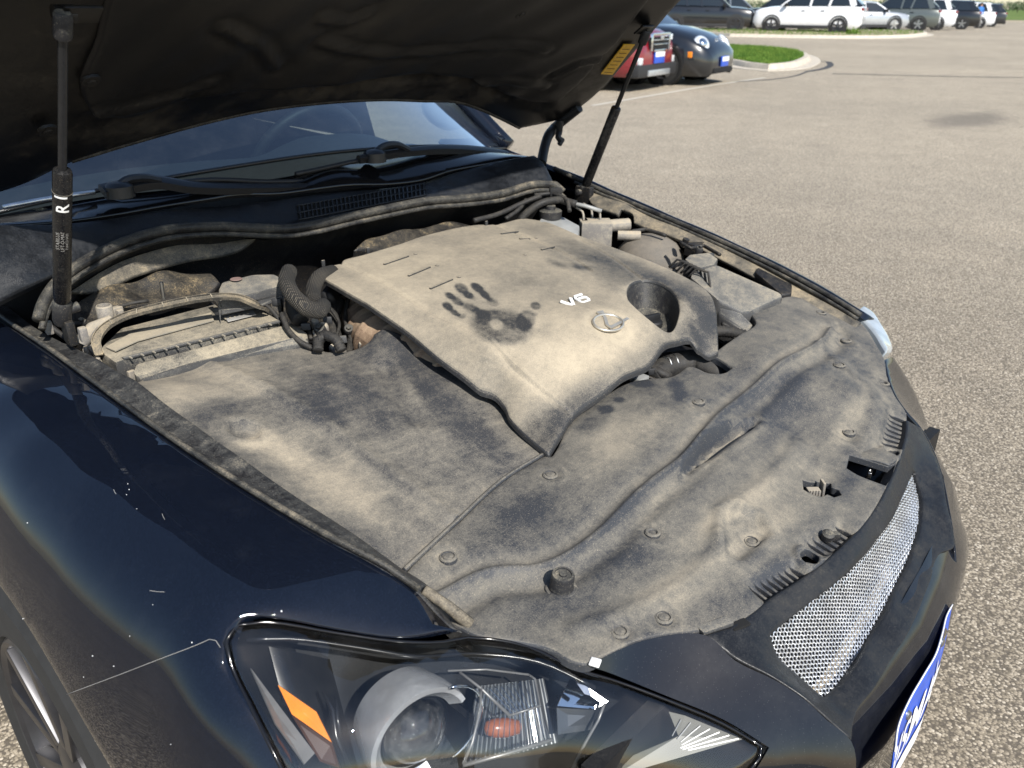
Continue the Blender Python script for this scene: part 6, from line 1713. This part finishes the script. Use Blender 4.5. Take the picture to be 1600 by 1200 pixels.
# black rounded coupe
def beetle():
    sp = dict(L=4.28, W=1.81, zb=.17, wr=.33, wheels=(.84, 3.38), dome=2.2, rimmat=M['alloy'],
        body=[(0, .50, .62), (.06, .62, .78), (.2, .74, .90), (.45, .86, .97), (.85, .96, 1.0), (1.35, 1.0, 1.0), (2.3, .98, .97), (3.0, .98, 1.0), (3.5, .96, 1.0), (3.95, .84, .93), (4.2, .66, .80), (4.28, .52, .66)],
        house=[(1.22, .98, 1.0, .84, .78), (1.6, 1.0, 1.27, .84, .68), (2.0, 1.0, 1.43, .85, .62), (2.6, 1.0, 1.44, .85, .62), (3.2, 1.0, 1.32, .84, .62), (3.75, .95, 1.02, .80, .66)],
        roof=[(1.92, 0, 1.43, 0, .62), (2.3, 0, 1.455, 0, .62), (2.8, 0, 1.43, 0, .62), (3.3, 0, 1.30, 0, .62), (3.8, 0, 1.02, 0, .66)],
        pillars=[(1.28, 1.0, 1.95, 1.42, .06), (2.75, 1.0, 2.85, 1.42, .10)],
        extras=[('number_plate', -.03, 0, .42, .03, .36, .18, M['plateblue']), ('marker_lamp', .38, .83, .55, .16, .06, .11, M['amber']), ('fog_lamp', .10, .55, .36, .06, .22, .04, M['lamp']), ('intake', .02, 0, .26, .10, 1.0, .10, M['under']), ('mirror', 1.5, .98, 1.02, .14, .18, .13, M['c_black'])])
    r = vehicle('rounded_coupe', 'black rounded coupe with oval headlights parked by the grass island', 'car', (0, 0, 0), 0, M['c_black'], sp)
    for s in (1, -1):
        h = MB().lathe([(.0, -.05), (.20, -.04), (.195, .02), (.15, .055), (0, .075)], (-.24, s*.60, .72), (.66, s*.38, .60), 24, sx=.85).build('headlight', M['lamp'], r, True)
        MB().lathe([(.09, .05), (.085, .075), (0, .085)], (-.24, s*.60, .72), (.66, s*.38, .60), 16).build('lamp_core', M['chrome'], h, True)
        MB().lathe([(.045, -.01), (.045, .01), (0, .012)], (-.10, s*.52, .48), (1, s*.2, .1), 14).build('lamp_round', M['lamp'], r, True)
    MB().tube([A(-.165, .055*math.cos(a), .76+.055*math.sin(a))+A(.03*math.sin(a)*-1, 0, 0) for a in np.linspace(0, 6.28, 17)[:-1]], .009, 6, closed=True).tube([A(-.15, .035, .79), A(-.15, .012, .725), A(-.15, 0, .765), A(-.15, -.012, .725), A(-.15, -.035, .79)], .007, 5).build('badge', M['silver'], r, True)
    MB().box((.050, 0, .46), (.005, .34, .08)).build('plate_print', M['platewhite'], r)
    return r
BP = GP(1137, 16.9); b = beetle(); b.location = tuple(BP); b.rotation_euler = (0, 0, yawR)
# red crossover
sp = suvspec(1.66, 4.7, 1.86, nose=[(0, .64, .66), (.05, .80, .80), (.16, .93, .89), (.36, 1.0, .95), (.8, 1.07, .99)]); rp = GP(1033, 15.6)
sp['extras'] += [('plate_print', -.038, 0, .60, .006, .38, .09, M['platewhite']), ('grille_bar', -.035, 0, .83, .02, .66, .02, M['chrome']), ('grille_bar', -.035, 0, .76, .02, .60, .02, M['chrome']), ('skid_plate', -.03, 0, .30, .05, .9, .10, M['c_silver']), ('badge', -.05, 0, .86, .02, .12, .07, M['silver']), ('fog_lamp', .04, .66, .50, .08, .16, .12, M['lamp']), ('chrome_bar', -.03, 0, .92, .04, .72, .05, M['chrome']), ('chrome_bar', -.03, 0, .66, .04, .52, .04, M['chrome']), ('chrome_side', -.02, .36, .79, .05, .05, .28, M['chrome'])]
vehicle('red_crossover', 'dark red crossover with chrome-framed grille parked beside the black rounded coupe', 'car', rp, yawR, M['c_red'], sp)
# row of utility vehicles seen from their rear quarter
def yaw_img(deg):
    """heading given as an angle from straight-right in the picture's ground plane, positive away from us"""
    a = math.radians(deg); v = HR*math.cos(a)+HV*math.sin(a); return math.atan2(v[1], v[0])
def put(px, depth, yaw, L, label, col, cat='suv', name='parked_suv', group=None, h=1.80, rim=None, W=1.98, sp=None):
    """px, depth: middle of the vehicle"""
    c = GP(px, depth); f = A(c[0]+math.cos(yaw)*L/2, c[1]+math.sin(yaw)*L/2); g = float(gz(c[0], c[1]))
    return vehicle(name, label, cat, (f[0], f[1], g), yaw, col, sp or suvspec(h, L, W, rim=rim), group)
yl = yaw_img(153)
GR = 'utility vehicles parked in the far row'
put(1264, 44, yl, 5.05, 'large white utility vehicle with black wheels behind the long median', M['c_white'], h=1.88, rim=M['rim'], group=GR)
put(1222, 54, yl, 4.9, 'black utility vehicle whose roof shows over the white one', M['c_black'], group=GR)
put(1352, 49, yaw_img(8), 4.3, 'small silver car squeezed between the white and grey-green vehicles', M['c_silver'], cat='car', name='parked_car', h=1.50, W=1.78)
put(1398, 52, yl, 4.7, 'grey-green utility vehicle with bright alloy wheels', M['c_green'], group=GR)
put(1428, 57, yl, 4.8, 'white utility vehicle with red tail lamps right behind the grey-green one', M['c_white'], group=GR)
put(1467, 62, yl, 5.0, 'black utility vehicle between the two smaller white ones', M['c_black'], group=GR)
put(1500, 70, yl, 4.8, 'white utility vehicle beside the person in the blue shirt', M['c_white'], group=GR)
put(1522, 78, yl, 4.8, 'dark grey utility vehicle at the far end of the row', M['c_dark'], group=GR)
put(1102, 46, yaw_img(-14), 4.9, 'black utility vehicle parked nose towards the white one', M['c_black'], rim=M['rim'])
put(1146, 58, yaw_img(-14), 4.8, 'grey vehicle half hidden behind the black utility vehicle', M['c_grey'])
# person in the blue shirt
def person(px, depth):
    g = GP(px, depth); r = tag(empty('person', tuple(g), 0), 'person in a blue shirt and grey trousers walking beside the parked row', 'person')
    w = A(HR[0], HR[1], 0); f_ = A(-HV[0], -HV[1], 0)
    def P(a, b, z): return g+w*a+f_*b+A(0, 0, z)
    me = bpy.data.meshes.new('body')
    J = [P(0,0,.95),P(0,0,1.15),P(0,0,1.38),P(0,0,1.50),P(0,.02,1.60),P(0,.01,1.72), P(.18,0,1.42),P(.24,.02,1.16),P(.22,.10,.94),P(-.18,0,1.42),P(-.25,-.02,1.16),P(-.24,.06,.93), P(.10,0,.90),P(.12,.10,.50),P(.14,.02,.08),P(.15,.14,.03),P(-.10,0,.90),P(-.10,-.04,.50),P(-.10,-.20,.10),P(-.10,-.10,.04)]
    R_ = [.15,.155,.17,.06,.095,.075,.07,.05,.04,.07,.05,.04,.095,.065,.045,.04,.095,.065,.045,.04]
    E = [(0,1),(1,2),(2,3),(3,4),(4,5),(2,6),(6,7),(7,8),(2,9),(9,10),(10,11),(0,12),(12,13),(13,14),(14,15),(0,16),(16,17),(17,18),(18,19)]
    me.from_pydata([tuple(j) for j in J], E, []); o = link(bpy.data.objects.new('body', me), r)
    md = o.modifiers.new('skin', 'SKIN')
    for i, sv in enumerate(me.skin_vertices[0].data): sv.radius = (R_[i], R_[i]*.8); sv.use_root = (i == 0)
    o.modifiers.new('sub', 'SUBSURF').levels = 2; o.modifiers['sub'].render_levels = 2
    t = NT('person_clothes'); x = t.n.new('ShaderNodeSeparateXYZ'); t.l.new(t.n.new('ShaderNodeNewGeometry').outputs['Position'], x.inputs[0])
    z = t.math('SUBTRACT', x.outputs[2], float(g[2]))
    c = t.mix(t.rng(z, .95, .97), (.20, .19, .18), (.03, .16, .48)); c = t.mix(t.rng(z, 1.50, 1.52), c, (.45, .26, .18)); c = t.mix(t.rng(z, 1.69, 1.71), c, (.04, .03, .02)); c = t.mix(t.rng(z, .07, .09), (.05, .05, .05), c)
    t.p(col=c, rough=.8); me.materials.append(t.m)
    MB().lathe([(.10,-.02),(.105,.04),(.08,.10),(0,.12)], P(0, -.01, 1.66), (0,0,1), 14).build('hair', M['hair'], r, True)
person(1529, 68)
# distant hedge rows and trees along the field
def far_tree(px, depth, h, w, label, group):
    g = GP(px, depth); r = tag(empty('tree', tuple(g)), label, 'tree', group)
    MB().tube([g, g+A(0,0,h*.35)], [h*.035, h*.02], 7).build('trunk', M['bark'], r, True)
    V = []; Fc = []
    for k in range(420):
        d = RNG.normal(0, 1, 3); d /= np.linalg.norm(d); rr = RNG.uniform(.35, 1)**.6
        q = g+A(d[0]*w*rr, d[1]*w*rr, h*.58+d[2]*h*.42*rr); a = RNG.normal(0, 1, (2, 3)); s = h*.055; b = len(V)
        V += [tuple(q+a[0]*s), tuple(q+a[1]*s), tuple(q-a[0]*s*.7-a[1]*s*.4)]; Fc.append((b, b+1, b+2))
    mesh_obj('crown', V, Fc, M['leaf'], r, False)
for k in range(34):
    px = 1090+k*17+RNG.uniform(-6, 6)
    far_tree(px, 330+RNG.uniform(-25, 60), RNG.uniform(3.0, 5.5), RNG.uniform(3.5, 6.5), 'distant round tree in the row along the field edge', 'trees along the field edge')
